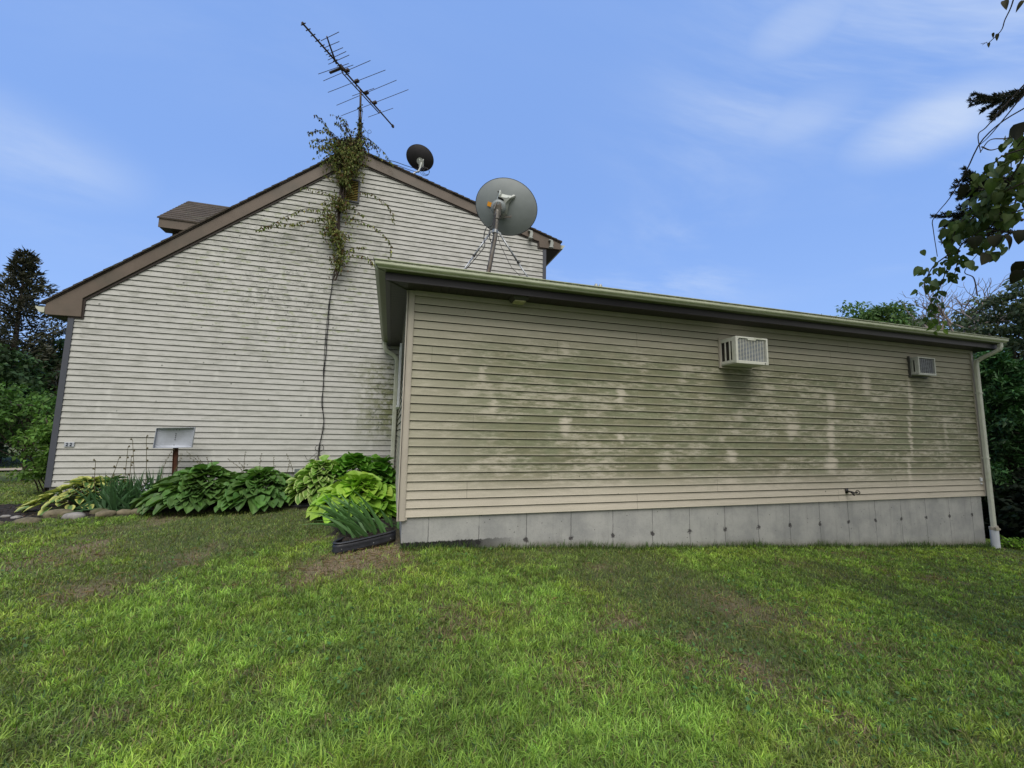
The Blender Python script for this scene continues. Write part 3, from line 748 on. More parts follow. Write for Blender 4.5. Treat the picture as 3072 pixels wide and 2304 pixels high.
# downspouts
b = MB()
def flat_pipe(mb, pts, hx, hy, r_=.35):
    """rectangular downspout section swept along pts"""
    P = [Vector(p) for p in pts]; vs = []; sec = []
    for sx, sy in ((-1, -1), (1, -1), (1, 1), (-1, 1)):
        for k_ in (0, 1):
            a_ = (sx * hx, sy * hy * (1 - r_)) if (k_ == (0 if sx * sy > 0 else 1)) else (sx * hx * (1 - r_), sy * hy)
            sec.append(a_)
    sec = sorted(sec, key=lambda q: math.atan2(q[1], q[0])); n = len(sec)
    for i, p in enumerate(P):
        tn = (P[min(i + 1, len(P) - 1)] - P[max(i - 1, 0)]).normalized()
        ux = Vector((1, 0, 0)); ux = (ux - tn * ux.dot(tn)); ux = ux.normalized() if ux.length > .2 else Vector((0, 0, -1))
        uy = tn.cross(ux).normalized()
        for a_, c_ in sec: vs.append(p + ux * a_ + uy * c_)
    m2 = len(P)
    mb.add(vs, [(i * n + j, i * n + (j + 1) % n, (i + 1) * n + (j + 1) % n, (i + 1) * n + j) for i in range(m2 - 1) for j in range(n)] + [tuple(range(n)), tuple(range(m2 * n - 1, (m2 - 1) * n - 1, -1))])
pts = [(-.200, 8.585, 1.785), (-.200, 8.585, 1.70), (-.180, 8.59, 1.64), (-.13, 8.60, 1.59), (-.02, 8.605, 1.53), (.030, 8.61, 1.48), (.050, 8.61, 1.41), (.052, 8.61, .2), (.052, 8.61, -1.0)]
flat_pipe(b, pts, .040, .028); b.build('downspout', M['downspout'], addn, smooth=False)
b = MB()
pts = [(10.66, 4.725, 1.80), (10.66, 4.725, 1.735), (10.655, 4.735, 1.69), (10.64, 4.80, 1.645), (10.58, 4.95, 1.56), (10.525, 5.00, 1.50), (10.515, 5.01, 1.42), (10.515, 5.01, .2), (10.515, 5.01, -1.53)]
flat_pipe(b, pts, .040, .030); b.build('downspout', M['downspout'], addn)
for zz_ in (.9, -.3): b = MB(); b.box(10.470, 10.560, 4.975, 5.045, zz_ - .012, zz_ + .012); b.build('strap', M['downspout'], addn)
# side window, seen edge on
wn = MB(); wy0, wy1, wz0, wz1 = 7.18, 7.95, .44, 1.49
for q in ((wy0, wy0 + .07, wz0, wz1), (wy1 - .07, wy1, wz0, wz1), (wy0 + .07, wy1 - .07, wz0, wz0 + .07), (wy0 + .07, wy1 - .07, wz1 - .07, wz1), (wy0 + .07, wy1 - .07, (wz0 + wz1) / 2 - .02, (wz0 + wz1) / 2 + .02)):
    wn.box(XA0 - .040, XA0 - .006, *q[:2], *q[2:])
win = wn.build('window', M['white_trim'], addn, bevel=.004)
b = MB(); b.box(XA0 - .022, XA0 - .014, wy0 + .06, wy1 - .06, wz0 + .06, wz1 - .06); b.build('pane', M['glass'], win)
b = MB(); b.box(XA0 - .060, XA0 - .005, wy0 - .01, wy1 + .01, wz0 - .035, wz0 - .002); b.build('sill', M['white_trim'], win)
b = MB(); b.box(10.392, 10.432, YA - .038, YA - .012, -.720, -.655); b.box(10.40, 10.425, YA - .034, YA - .012, -.775, -.745); b.build('cable_clip', M['white_trim'], addn, bevel=.004)

# white drain pipe that takes the right downspout
dp = thing('drain_pipe', 'white plastic pipe standing in grass under the right hand downspout', 'pipe', (10.515, 5.0, -1.92))
b = MB(); b.lathe((10.515, 5.01, -2.05), (0, 0, 1), [(0, .058), (.20, .058), (.201, .060), (.208, .060), (.209, .058), (.50, .058), (.50, .052), (.44, .052)], 26); b.build('pipe', M['pvc'], dp, smooth=False)
b = MB(); b.lathe((10.515, 5.01, -1.575), (.05, -.04, 1), [(0, .061), (.0, .064), (.045, .066), (.05, .060)], 22); b.obox((10.475, 4.955, -1.525), (1, 0, .35), (0, 1, 0), (-.35, 0, 1), .035, .012, .022); b.obox((10.555, 4.965, -1.55), (1, 0, -.3), (0, 1, 0), (.3, 0, 1), .030, .010, .014)
b.build('tape_collar', M['beige_trim'], dp)

# vent pipe caps that peep over the gutter
for i, (x_, y_) in enumerate(((3.133, 6.0), (3.213, 6.0))):
    t_ = thing('vent_pipe', 'left of two small round topped vent pipes on the low roof' if i == 0 else 'right of two small round topped vent pipes on the low roof', 'vent pipe', (x_, y_, 2.08), 'vent pipes on the low roof')
    b = MB(); b.lathe((x_, y_, 2.06), (0, 0, 1), [(0, .028), (.36, .028)], 14); b.build('pipe', M['roof_cap'], t_, smooth=True)
    b = MB(); b.lathe((x_, y_, 2.40), (0, 0, 1), [(0, .030), (.0, .035), (.035, .034), (.06, .028), (.078, .016), (.084, .003)], 14); b.build('cap', M['cast'], t_, smooth=True)

# soffit lamp
t_ = thing('soffit_light', 'square lamp with dirty yellowed lens under the dark soffit', 'lamp', (1.49, 4.95, 1.71))
b = MB(); cx0, cy0 = 1.49, 4.94
b.add([(cx0 - .11, cy0 - .11, 1.717), (cx0 + .11, cy0 - .11, 1.717), (cx0 + .11, cy0 + .11, 1.717), (cx0 - .11, cy0 + .11, 1.717), (cx0 - .085, cy0 - .085, 1.672), (cx0 + .085, cy0 - .085, 1.672), (cx0 + .085, cy0 + .085, 1.672), (cx0 - .085, cy0 + .085, 1.672)],
      [(0, 1, 2, 3), (7, 6, 5, 4), (0, 4, 5, 1), (1, 5, 6, 2), (2, 6, 7, 3), (3, 7, 4, 0)])
b.build('housing', M['lamp_body'], t_, bevel=.004)
b = MB(); b.prism([(cx0 - .072, cy0 - .072), (cx0 + .072, cy0 - .072), (cx0 + .072, cy0 + .072), (cx0 - .072, cy0 + .072)], 1.654, 1.6725, 'z'); b.build('lens', M['lens'], t_, bevel=.006)

# ---------------------------------------------------------------- air conditioners
def air_con(x0, x1, z0, z1, yf, label, white, fin, kind):
    t_ = thing('air_conditioner', label, 'air conditioner', ((x0 + x1) / 2, YA, z0), 'air conditioners in the beige wall')
    yb = YA + .02; e = .022; w_ = x1 - x0; h_ = z1 - z0
    b = MB()
    b.box(x0, x1, yf + .03, yb, z1 - .012, z1); b.box(x0 + .006, x1 - .006, yf + .03, yb, z0, z0 + .014)
    nb = 3; L = yb - .05 - (yf + .03); 
    for xs in (x0, x1 - .010):
        b.box(xs, xs + .010, yf + .03, yb, z0 + .014, z0 + .055); b.box(xs, xs + .010, yf + .03, yb, z1 - .055, z1 - .012)
        for i in range(nb + 1):
            yy = yf + .03 + i * (L - .02) / nb; b.box(xs, xs + .010, yy, yy + (.055 if i == 0 else .022), z0 + .055, z1 - .055)
    b.build('case', white, t_, bevel=.002)
    b = MB(); b.box(x0 + .014, x1 - .014, yf + .06, yb - .02, z0 + .02, z1 - .02); b.build('louvres', M['ac_dark'], t_)
    b = MB()
    fr = .032 if kind else .026
    b.box(x0 - .004, x0 + fr, yf, yf + .03, z0 - .004, z1 + .002); b.box(x1 - fr * .75, x1 + .004, yf, yf + .03, z0 - .004, z1 + .002)
    b.box(x0 + fr, x1 - fr * .75, yf, yf + .03, z0 - .004, z0 + fr * 1.35); b.box(x0 + fr, x1 - fr * .75, yf, yf + .03, z1 - fr * .75, z1 + .002)
    if kind:
        xm = (x0 + x1) / 2
        b.prism([(xm - .085, z1 - .02), (xm - .068, z1 - .046), (xm + .068, z1 - .046), (xm + .085, z1 - .02)], yf + .001, yf + .028)
        b.prism([(x0 + fr, z1 - .02), (x0 + fr + .03, z1 - .02), (x0 + fr, z1 - .055)], yf + .001, yf + .028)
    f_ = b.build('front_frame', white, t_, bevel=.003)
    if kind:
        b = MB(); b.lathe((x1 - .06, yf - .001, z0 + .014), (0, -1, 0), [(0, .009), (.002, .009)], 12); b.build('screw_hole', M['bolt'], f_)
    b = MB(); b.box(x0 + fr, x1 - fr * .75, yf + .040, yf + .046, z0 + fr, z1 - fr * .6); b.build('coil', fin, t_)
    b = MB(); r_ = .0032; nx_, nz_ = (10, 17) if kind else (8, 11)
    xa_, xb_, za_, zb_ = x0 + fr, x1 - fr * .75, z0 + fr * 1.3, z1 - fr * .7
    for i in range(1, nx_):
        xx = xa_ + (xb_ - xa_) * i / nx_; b.box(xx - r_ * .9, xx + r_ * .9, yf + .008, yf + .0115, za_, zb_)
    for i in range(1, nz_):
        zz_ = za_ + (zb_ - za_) * i / nz_; b.box(xa_, xb_, yf + .012, yf + .0155, zz_ - r_, zz_ + r_)
    b.build('wire_grille', M['ac_white'] if kind else M['galv'], t_)
    b = MB(); b.box(x0 - .022, x0 - .001, YA - .045, YA - .012, z0 - .035, z1 + .03); b.box(x1 + .001, x1 + .018, YA - .03, YA - .012, z0 - .02, z1 + .02); b.box(x0 - .001, x1 + .001, YA - .035, YA - .012, z0 - .035, z0 - .012)
    b.build('wall_sleeve', M['beige_trim'] if kind else M['lamp_body'], t_, bevel=.002)
air_con(4.70, 5.272, 1.062, 1.452, YA - .335, 'large white air conditioner with blue coil jutting from the beige wall', M['ac_white'], M['fin_blue'], 1)
air_con(8.785, 9.215, 1.143, 1.457, YA - .165, 'small grey air conditioner with dark coil near the right end of the beige wall', M['ac_aged'], M['fin_dark'], 0)

# garden tap
t_ = thing('garden_tap', 'tarnished outdoor tap on the lowest beige siding boards', 'tap', (7.14, YA - .02, -.834))
b = MB(); b.tube([(7.075, YA - .01, -.825), (7.078, YA - .10, -.83)], .014, 10); b.tube([(7.078, YA - .09, -.83), (7.12, YA - .11, -.845), (7.16, YA - .12, -.835)], [.016, .013, .010], 10); b.tube([(7.085, YA - .085, -.835), (7.10, YA - .12, -.885)], [.014, .012], 10)
b.box(7.05, 7.10, YA - .030, YA - .016, -.86, -.785)
b.build('body', M['brass'], t_, smooth=True)
b = MB()
for i in range(14):
    a0, a1 = 2 * math.pi * i / 14, 2 * math.pi * (i + 1) / 14
    b.tube([(7.175, YA - .12 + .030 * math.cos(a0), -.835 + .030 * math.sin(a0)), (7.175, YA - .12 + .030 * math.cos(a1), -.835 + .030 * math.sin(a1))], .006, 6)
for a0 in (0, 2.1, 4.2): b.tube([(7.165, YA - .12, -.835), (7.175, YA - .12 + .030 * math.cos(a0), -.835 + .030 * math.sin(a0))], .004, 5)
b.build('handle', M['brass'], t_)

# number plaque
t_ = thing('number_plaque', 'small blue white number plaque low on the grey siding near the left corner', 'plaque', (-5.06, YH - .02, -.305))
b = MB(); b.obox((-5.058, YH - .024, -.305), (1, 0, .0), (0, 1, 0), (0, 0, 1), .066, .006, .036); pl = b.build('plate', M['plate'], t_, bevel=.002)
def strokes(mb, cx, cz, s_, path):
    P = [Vector((cx + a * s_, YH - .032, cz + c * s_)) for a, c in path]; P = spline(P, 16); mb.tube(P, .0048, 6)
two = [(-.5, .55), (-.1, 1.0), (.45, .7), (.3, .1), (-.55, -.9), (.0, -.75), (.6, -.9)]
three = [(-.5, .8), (.1, 1.0), (.5, .6), (-.05, .1), (.55, -.35), (.15, -.95), (-.55, -.8)]
b = MB(); strokes(b, -5.085, -.303, .024, two); b.build('figure', M['ink'], t_); b = MB(); strokes(b, -5.033, -.303, .024, two); b.build('figure', M['ink'], t_)

# ---------------------------------------------------------------- blank sign on a rusty post
t_ = thing('metal_sign', 'bare metal sign panel on a rusty post in the flower bed', 'sign', (-3.42, 8.33, -1.22))
b = MB(); gx = float(gz(-3.42, 8.33))
b.obox(((-3.395 - 3.44) / 2, 8.345, (-.30 + gx - .2) / 2), (1, 0, .05), (0, 1, 0), (-.05, 0, 1), .030, .004, (-.28 - gx + .25) / 2)
for s_ in (-1, 1): b.obox(((-3.395 - 3.44) / 2 + s_ * .030, 8.333, (-.30 + gx - .2) / 2), (1, 0, .05), (0, 1, 0), (-.05, 0, 1), .003, .016, (-.28 - gx + .25) / 2)
b.build('post', M['rust'], t_)
b = MB(); tl, tr_, br, bl = Vector((-3.715, 8.30, -.012)), Vector((-3.180, 8.30, .010)), Vector((-3.190, 8.285, -.322)), Vector((-3.728, 8.285, -.338))
n_ = 8
vs = []; fs = []
for i in range(n_ + 1):
    for j in range(n_ + 1):
        u, v = i / n_, j / n_
        p = (tl * (1 - u) + tr_ * u) * (1 - v) + (bl * (1 - u) + br * u) * v
        p = p + Vector((0, -.018 * math.sin(math.pi * u) ** .6 * math.sin(math.pi * v) ** .6 * -1, 0)); vs.append(p)
for i in range(n_):
    for j in range(n_): a_ = i * (n_ + 1) + j; fs.append((a_, a_ + 1, a_ + n_ + 2, a_ + n_ + 1))
b.add(vs, fs)
for p, q in ((tl, tr_), (tr_, br), (br, bl), (bl, tl)):
    mid = (p + q) / 2; dr = (q - p).normalized(); inn = Vector((dr.z, 0, -dr.x)); b.obox(mid + Vector((0, -.016, 0)), dr, (0, 1, 0), inn, (q - p).length / 2, .018, .004)
sp = b.build('panel', M['panel'], t_)
for u, v in [(.08, .12), (.94, .12), (.05, .86), (.93, .84), (.5, .10), (.58, .10), (.43, .10), (.5, .30), (.5, .40), (.5, .50), (.5, .60), (.48, .95), (.42, .95), (.56, .95), (.93, .25), (.5, .87)]:
    p = (tl * (1 - u) + tr_ * u) * (1 - v) + (bl * (1 - u) + br * u) * v; b = MB(); b.lathe(p + Vector((0, .012, 0)), (0, -1, 0), [(0, .007), (.004, .007), (.006, .004)], 8); b.build('bolt_head', M['bolt'], sp)
# ============================================================ DISHES
def frame_of(axis, roll=0.0):
    a = Vector(axis).normalized(); u = Vector((0, 0, 1)).cross(a).normalized(); v = a.cross(u)
    return a, (u * math.cos(roll) + v * math.sin(roll)), (v * math.cos(roll) - u * math.sin(roll))
def dish_shell(name, c, axis, ru, rv, depth, m, rim, parent, roll=0.0, th=.008):
    a, u, v = frame_of(axis, roll); c = Vector(c); b = MB(); n = 56; rings = 9; vs = []
    for side in (0, 1):
        for i in range(rings + 1):
            r_ = i / rings; off = -depth * (1 - r_ * r_) + (0 if side == 0 else th)
            for j in range(n):
                t_ = 2 * math.pi * j / n; vs.append(c + u * ru * r_ * math.cos(t_) + v * rv * r_ * math.sin(t_) + a * off)
    fs = []; o = (rings + 1) * n
    for s_ in (0, 1):
        for i in range(rings):
            for j in range(n):
                q = (i * n + j, i * n + (j + 1) % n, (i + 1) * n + (j + 1) % n, (i + 1) * n + j); fs.append(tuple(k + s_ * o for k in (q if s_ else q[::-1])))
    b.add(vs, fs)
    sh_ = b.build(name, m, parent, smooth=True)
    b = MB(); pts = [c + u * ru * math.cos(2 * math.pi * j / n) + v * rv * math.sin(2 * math.pi * j / n) + a * .004 for j in range(n + 1)]
    b.tube(pts, .0065, 6, cap=False); b.build('rim', rim, sh_, smooth=True)
    return a, u, v, sh_
# --- large grey dish on the low roof
t_ = thing('satellite_dish', 'large grey dish with an orange sticker on a tripod mast above the green gutter', 'satellite dish', (1.13, 5.4, 1.99), 'satellite dishes')
zr = lambda y: 1.912 + .1503 * (y - FY)
C1 = Vector((1.452, 5.52, 3.262)); AX1 = (.30, .87, .25)
a, u, v, _ = dish_shell('reflector', C1, AX1, .455, .385, .075, M['dish_grey'], M['dish_rim'], t_, roll=.40)
P0 = Vector((1.125, 5.4, zr(5.4))); 
mp = spline([P0, (1.178, 5.4, 2.17), (1.232, 5.4, 2.50), (1.272, 5.4, 2.76), (1.283, 5.4, 3.03)], 14)
b = MB(); b.tube(mp, .0315, 16); b.build('mast', M['mast'], t_, smooth=True)
b = MB(); b.box(P0.x - .09, P0.x + .09, 5.33, 5.47, P0.z - .03, P0.z + .012); b.build('base_plate', M['galv'], t_)
# back bracket: cast yoke following the shell
back = C1 - a * .078
def on_dish(p, q, lift=0.0): return C1 + u * p + v * q + a * (-.075 * (1 - (p * p + q * q) / .21) - .006 - lift)
ux = Vector((1, -.28, 0)).normalized(); upv = (Vector((0, 0, 1)) - a * a.z).normalized(); sx_ = a.cross(upv).normalized() * -1
if sx_.x < 0: sx_ = -sx_
def bp(p, q, lift): # p to the right, q up in the plane of the dish, from its centre
    rr = (p * p + q * q) / .21
    return C1 + sx_ * p + upv * q + a * (-.075 * (1 - rr) - .006 - lift)
b = MB()
outl = [(-.085, .195), (-.062, .205), (-.045, .150), (.01, .135), (.075, .125), (.105, .140), (.128, .128), (.118, .100), (.080, .070), (.045, .020), (.030, -.06), (.020, -.13), (-.03, -.17), (-.115, -.16), (-.150, -.10), (-.150, -.03), (-.125, .04), (-.102, .12)]
hol = [(-.075, .095), (-.03, .085), (.015, .055), (.015, .035), (-.01, .030), (-.055, .060), (-.080, .070)]
outl = [(p * 1.12 + .03, q * 1.05) for p, q in outl]
n_ = len(outl)
cen = (-.05, 0.0)
fr_ = [bp(p - .035, q, .010 + .05 * max(0, 1 - math.hypot(p - cen[0], q - cen[1]) / .17)) for p, q in outl]
mid_ = [bp((p - cen[0]) * .62 + cen[0] - .035, (q - cen[1]) * .62 + cen[1], .062) for p, q in outl]
bk_ = [bp(p - .035, q, -.004) for p, q in outl]
b.add(fr_ + mid_ + bk_, [(i, (i + 1) % n_, (i + 1) % n_ + n_, i + n_) for i in range(n_)] + [tuple(range(2 * n_ - 1, n_ - 1, -1))] + [(i, i + 2 * n_, (i + 1) % n_ + 2 * n_, (i + 1) % n_) for i in range(n_)])
yoke = b.build('bracket', M['cast'], t_, bevel=.003)
b = MB(); b.tube([bp(-.105, .092, .066), bp(-.065, .075, .068), bp(-.030, .052, .066)], [.010, .013, .010], 8); b.build('slot', M['dark_void'], yoke, smooth=True)
for p, q in ((-.110, .185), (.078, .118)): b = MB(); b.tube([bp(p, q, .01), bp(p, q, .026)], .010, 8); b.build('bolt_head', M['bolt'], yoke)
hub = bp(-.115, -.055, .10); top = Vector(mp[-1])
b = MB(); b.lathe(bp(-.105, -.045, .050), -a, [(0, .105), (.02, .108), (.045, .098), (.06, .07)], 22); b.build('pivot_drum', M['dish_grey'], t_, smooth=False)
b = MB(); b.obox(hub + Vector((0, 0, -.045)), sx_, a, upv, .050, .045, .075); b.tube([hub + Vector((-.06, -.05, -.06)), hub + Vector((-.02, -.055, .05))], .010, 8); b.tube([hub + Vector((.05, -.05, -.05)), hub + Vector((.02, -.055, .055))], .010, 8)
b.tube([top + Vector((0, 0, -.05)), top + Vector((.008, -.0, .06)), hub + Vector((-.0, -.0, -.02))], .040, 12)
b.build('elevation_clamp', M['mast'], t_, bevel=.004)
b = MB(); q = bp(.03, -.17, .05); b.obox(q, sx_, a, upv, .05, .014, .010); b.tube([q, q + sx_ * .06 + upv * .02], .006, 6); b.build('hook', M['mast'], t_)
b = MB(); q = [bp(-.262, .065, .003), bp(-.205, .040, .003), bp(-.218, -.018, .003), bp(-.275, .005, .003)]; b.add([p - a * .001 for p in q] + [p + a * .002 for p in q], [(0, 1, 2, 3), (7, 6, 5, 4), (0, 4, 5, 1), (1, 5, 6, 2), (2, 6, 7, 3), (3, 7, 4, 0)]); b.build('sticker', M['orange'], t_)
# stays
coll = Vector((1.262, 5.4, 2.80))
b = MB(); b.lathe(coll - Vector((0, 0, .03)), (.08, 0, 1), [(0, .040), (.05, .040)], 14); b.obox(coll + Vector((-.05, 0, -.01)), (1, 0, .5), (0, 1, 0), (-.5, 0, 1), .03, .006, .014); b.obox(coll + Vector((.055, 0, -.01)), (1, 0, -.5), (0, 1, 0), (.5, 0, 1), .03, .006, .014); b.build('stay_collar', M['galv'], t_, bevel=.003)
for foot, s0 in (((.735, 5.22, zr(5.22)), (-.060, 0, -.02)), ((1.835, 5.30, zr(5.30)), (.070, 0, -.02)), ((1.25, 6.05, zr(6.05)), (0, .05, -.02))):
    f_ = Vector(foot); s_ = coll + Vector(s0); md = s_ * .48 + f_ * .52
    b = MB(); b.tube([s_, md], .0125, 10); b.tube([md - (f_ - s_) * .03, f_ + Vector((0, 0, .01))], .0098, 10); b.tube([f_ + Vector((-.03, 0, .004)), f_ + Vector((.03, 0, .004))], .012, 8)
    st = b.build('stay', M['galv'], t_, smooth=True)
    b = MB(); b.lathe(md - Vector((0, 0, .0)), (f_ - s_), [(-.012, .018), (.012, .018)], 10); b.tube([md + Vector((-.0, -.015, 0)), md + Vector((.035, -.02, .008))], .006, 6); b.build('clamp', M['bolt'], st)
b = MB(); b.tube(spline([hub + Vector((-.03, -.03, -.10)), (1.205, 5.36, 2.86), (1.125, 5.34, 2.80), (1.095, 5.34, 2.66), (1.10, 5.30, 2.52), (1.00, 5.25, 2.35), (.86, 5.22, 2.15), (.74, 5.2, 1.99)], 40), .006, 6)
b.tube(spline([hub + Vector((-.02, -.04, -.10)), (1.215, 5.34, 2.83), (1.165, 5.33, 2.76), (1.175, 5.33, 2.66), (1.21, 5.34, 2.60), (1.235, 5.36, 2.72)], 26), .006, 6)
b.tube(spline([(1.30, 5.37, 2.72), (1.335, 5.36, 2.60), (1.41, 5.34, 2.44), (1.49, 5.32, 2.28), (1.60, 5.30, 2.17), (1.72, 5.30, 2.02)], 24), .004, 6)
b.build('cable', M['black_rubber'], t_, smooth=True)

# --- small black dish on the main roof
t_ = thing('satellite_dish', 'small black dish beside the ridge of the tall gable roof', 'satellite dish', (.16, 9.20, 5.50), 'satellite dishes')
C2 = Vector((.352, 9.42, 6.415)); 
a, u, v, _ = dish_shell('reflector', C2, (.12, .87, .40), .320, .270, .05, M['dish_black'], M['dish_black'], t_, roll=.40)
b = MB(); arm = [(.10, 9.16, roofz(.10) + .01), (.17, 9.20, 5.80), (.26, 9.26, 5.93), (.33, 9.30, 6.00)]; b.tube(arm, .021, 10); b.box(.02, .18, 9.1, 9.24, roofz(.1) - .02, roofz(.1) + .03); b.build('arm', M['galv'], t_, smooth=False)
b = MB(); b.tube([(.325, 9.295, 5.98), (.365, 9.31, 6.10), (.385, 9.33, 6.24)], .024, 10); b.obox((.385, 9.345, 6.22), (1, -.3, 0), (.3, 1, .4), (0, -.3, 1), .05, .02, .075); b.lathe(C2 + Vector((.0, -.05, -.12)), -a, [(0, .075), (.01, .075)], 18)
b.obox((.345, 9.34, 6.305), (1, -.3, 0), (.3, 1, 0), (0, 0, 1), .012, .012, .022); b.obox((.425, 9.32, 6.30), (1, -.3, 0), (.3, 1, 0), (0, 0, 1), .012, .012, .022)
b.build('mount', M['cast'], t_, bevel=.003)
b = MB()
for k_ in range(3):
    cc = Vector((.46 + .02 * k_, 9.22, 5.97 - .01 * k_)); r_ = .105 - .018 * k_
    b.tube([cc + Vector((math.cos(t2) * r_, -.02 * k_, math.sin(t2) * r_ * 1.05)) for t2 in [i * .35 for i in range(19)]], .0045, 5)
b.tube(spline([(-.92, 8.9, 5.86), (-.6, 8.85, 5.80), (-.25, 8.85, 5.83), (.05, 9.0, 5.88), (.30, 9.2, 5.98)], 20), .007, 5)
b.tube(spline([(-.6, 8.85, 5.76), (-.2, 8.85, 5.76), (.1, 9.0, 5.80), (.33, 9.2, 5.90)], 18), .006, 5)
b.build('cable', M['black_rubber'], t_, smooth=True)

# ============================================================ TV ANTENNA
t_ = thing('tv_antenna', 'long rusty many pronged tv antenna on a mast at the roof peak', 'antenna', (-.95, 8.95, 5.80))
ZA = 7.321
b = MB(); b.tube([(-.93, 8.95, 5.70), (-.95, 8.95, 6.39), (-.98, 8.95, 7.17), (-.992, 8.95, 7.42)], .022, 10); b.build('mast', M['antenna'], t_, smooth=True)
b = MB(); b.tube([(-.95, 8.93, 6.42), (-.80, 8.93, 6.12), (-.66, 8.93, 5.76)], .012, 8); b.tube([(-.93, 8.93, 5.93), (-.72, 8.93, 5.90)], .010, 8); b.tube([(-.95, 8.97, 6.42), (-1.25, 9.2, 5.76)], .012, 8); b.build('brace', M['antenna'], t_)
A0, A1 = Vector((-1.889, 7.588, ZA)), Vector((-.307, 9.753, ZA)); bd = (A1 - A0).normalized(); ed = Vector((.785, -.62, 0)).normalized()
b = MB(); b.tube([A0, A1], .017, 10); b.tube([A0 - bd * .012, A0 + bd * .02], .025, 8); b.obox(A1, bd, ed, (0, 0, 1), .03, .02, .028); b.build('boom', M['antenna'], t_)
b = MB(); b.tube([(-1.30, 8.36, 7.235), (-1.286, 8.368, 7.20), (-.601, 9.266, 7.20), (-.58, 9.30, 7.30)], .012, 8)
for q in ((-1.05, 8.70), (-.78, 9.05)): b.tube([(q[0], q[1], 7.20), (q[0] - .015, q[1] - .01, ZA)], .008, 6)
b.build('lower_boom', M['antenna'], t_)
b = MB(); b.tube([(-1.504, 7.730, ZA), (-1.47, 7.95, ZA - .0), (-1.40, 8.28, ZA - .02)], [.013, .016, .018], 8); b.build('short_boom', M['antenna'], t_)
for (x0, y0), (x1, y1) in (((-1.799, 8.696), (-1.166, 8.239)), ((-1.722, 8.847), (-.743, 8.038)), ((-1.672, 9.145), (-.46, 8.179)), ((-1.537, 9.48), (-.239, 8.368)), ((-1.469, 9.786), (.011, 8.542)), ((-.866, 9.642), (-.304, 9.182)), ((-1.173, 9.09), (-.699, 8.729)),
                           ((-1.626, 7.872), (-1.276, 7.582)), ((-1.563, 8.382), (-1.14, 8.035)), ((-1.523, 8.569), (-1.082, 8.249)), ((-1.60, 8.02), (-1.293, 7.784)), ((-1.58, 8.17), (-1.24, 7.90)), ((-1.56, 8.28), (-1.19, 7.97))):
    b = MB(); p, q = Vector((x0, y0, ZA + .012)), Vector((x1, y1, ZA + .012)); b.tube([p, q], .0055, 6); mm = p + (q - p) * .52
    if (q - p).length > .9: b.obox(mm, (q - p).normalized(), bd, (0, 0, 1), .045, .030, .022)
    b.build('element', M['antenna'], t_)
for i in range(11):
    p = A0 + bd * (.015 + .112 * i); L_ = .055
    b = MB(); b.tube([p - ed * L_, p + ed * L_], .0085, 6); b.build('element', M['antenna'], t_)
b = MB(); p = A0 + bd * .98; b.obox(p - ed * .17, ed, bd, (0, 0, 1), .15, .022, .012); b.obox(p, bd, ed, (0, 0, 1), .05, .03, .03); b.build('reflector_plate', M['antenna'], t_)
b = MB(); b.tube(spline([(-.93, 8.93, 6.62), (-.84, 8.93, 6.47), (-.77, 8.93, 6.42), (-.72, 8.93, 6.45), (-.745, 8.93, 6.50), (-.79, 8.93, 6.46), (-.77, 8.93, 6.25), (-.76, 8.93, 5.8)], 30), .004, 5); b.build('wire', M['black_rubber'], t_)

# black cable down the wall
t_ = thing('wall_cable', 'black cable hanging down the grey siding below the vine', 'cable', (-1.28, 8.64, -.9))
CAB = [(-1.20, 8.64, 3.3), (-1.24, 8.64, 3.03), (-1.27, 8.64, 2.55), (-1.28, 8.64, 1.98), (-1.28, 8.64, 1.48), (-1.29, 8.64, 1.02), (-1.28, 8.64, .51), (-1.23, 8.64, .10), (-1.27, 8.64, -.18), (-1.28, 8.64, -.5), (-1.30, 8.64, -.74), (-1.31, 8.64, -1.18)]
b = MB(); b.tube(spline(CAB, 70), .0065, 8)
b.tube([p + Vector((.014 * math.sin(i * .8) - .006, -.004, 0)) for i, p in enumerate(spline(CAB, 70))], .0040, 6)
b.tube([p + Vector((-.030 * max(0, math.sin((i - 12) * .16)), -.003, 0)) for i, p in enumerate(spline(CAB, 70))], .0045, 6)
b.build('line', M['black_rubber'], t_, smooth=True)
b = MB(); b.tube([Vector((-1.275 + .075 * math.cos(t2), 8.615, -.335 + .062 * math.sin(t2))) for t2 in [i * .4 for i in range(17)]], .005, 6)
b.tube(spline([(-1.31, 8.61, -.42), (-1.40, 8.61, -.50), (-1.46, 8.61, -.56), (-1.52, 8.61, -.46)], 12), .0035, 5); b.tube(spline([(-1.29, 8.61, -.58), (-1.23, 8.61, -.68), (-1.22, 8.61, -.80)], 8), .005, 5)
b.build('coil', M['black_rubber'], t_, smooth=True)
b = MB(); b.tube(spline([(-.98, 8.6, -.84), (-.92, 8.6, -.70), (-.82, 8.6, -.665), (-.76, 8.6, -.67)], 10), .005, 5)
b.build('loose_end', M['black_rubber'], t_, smooth=True)

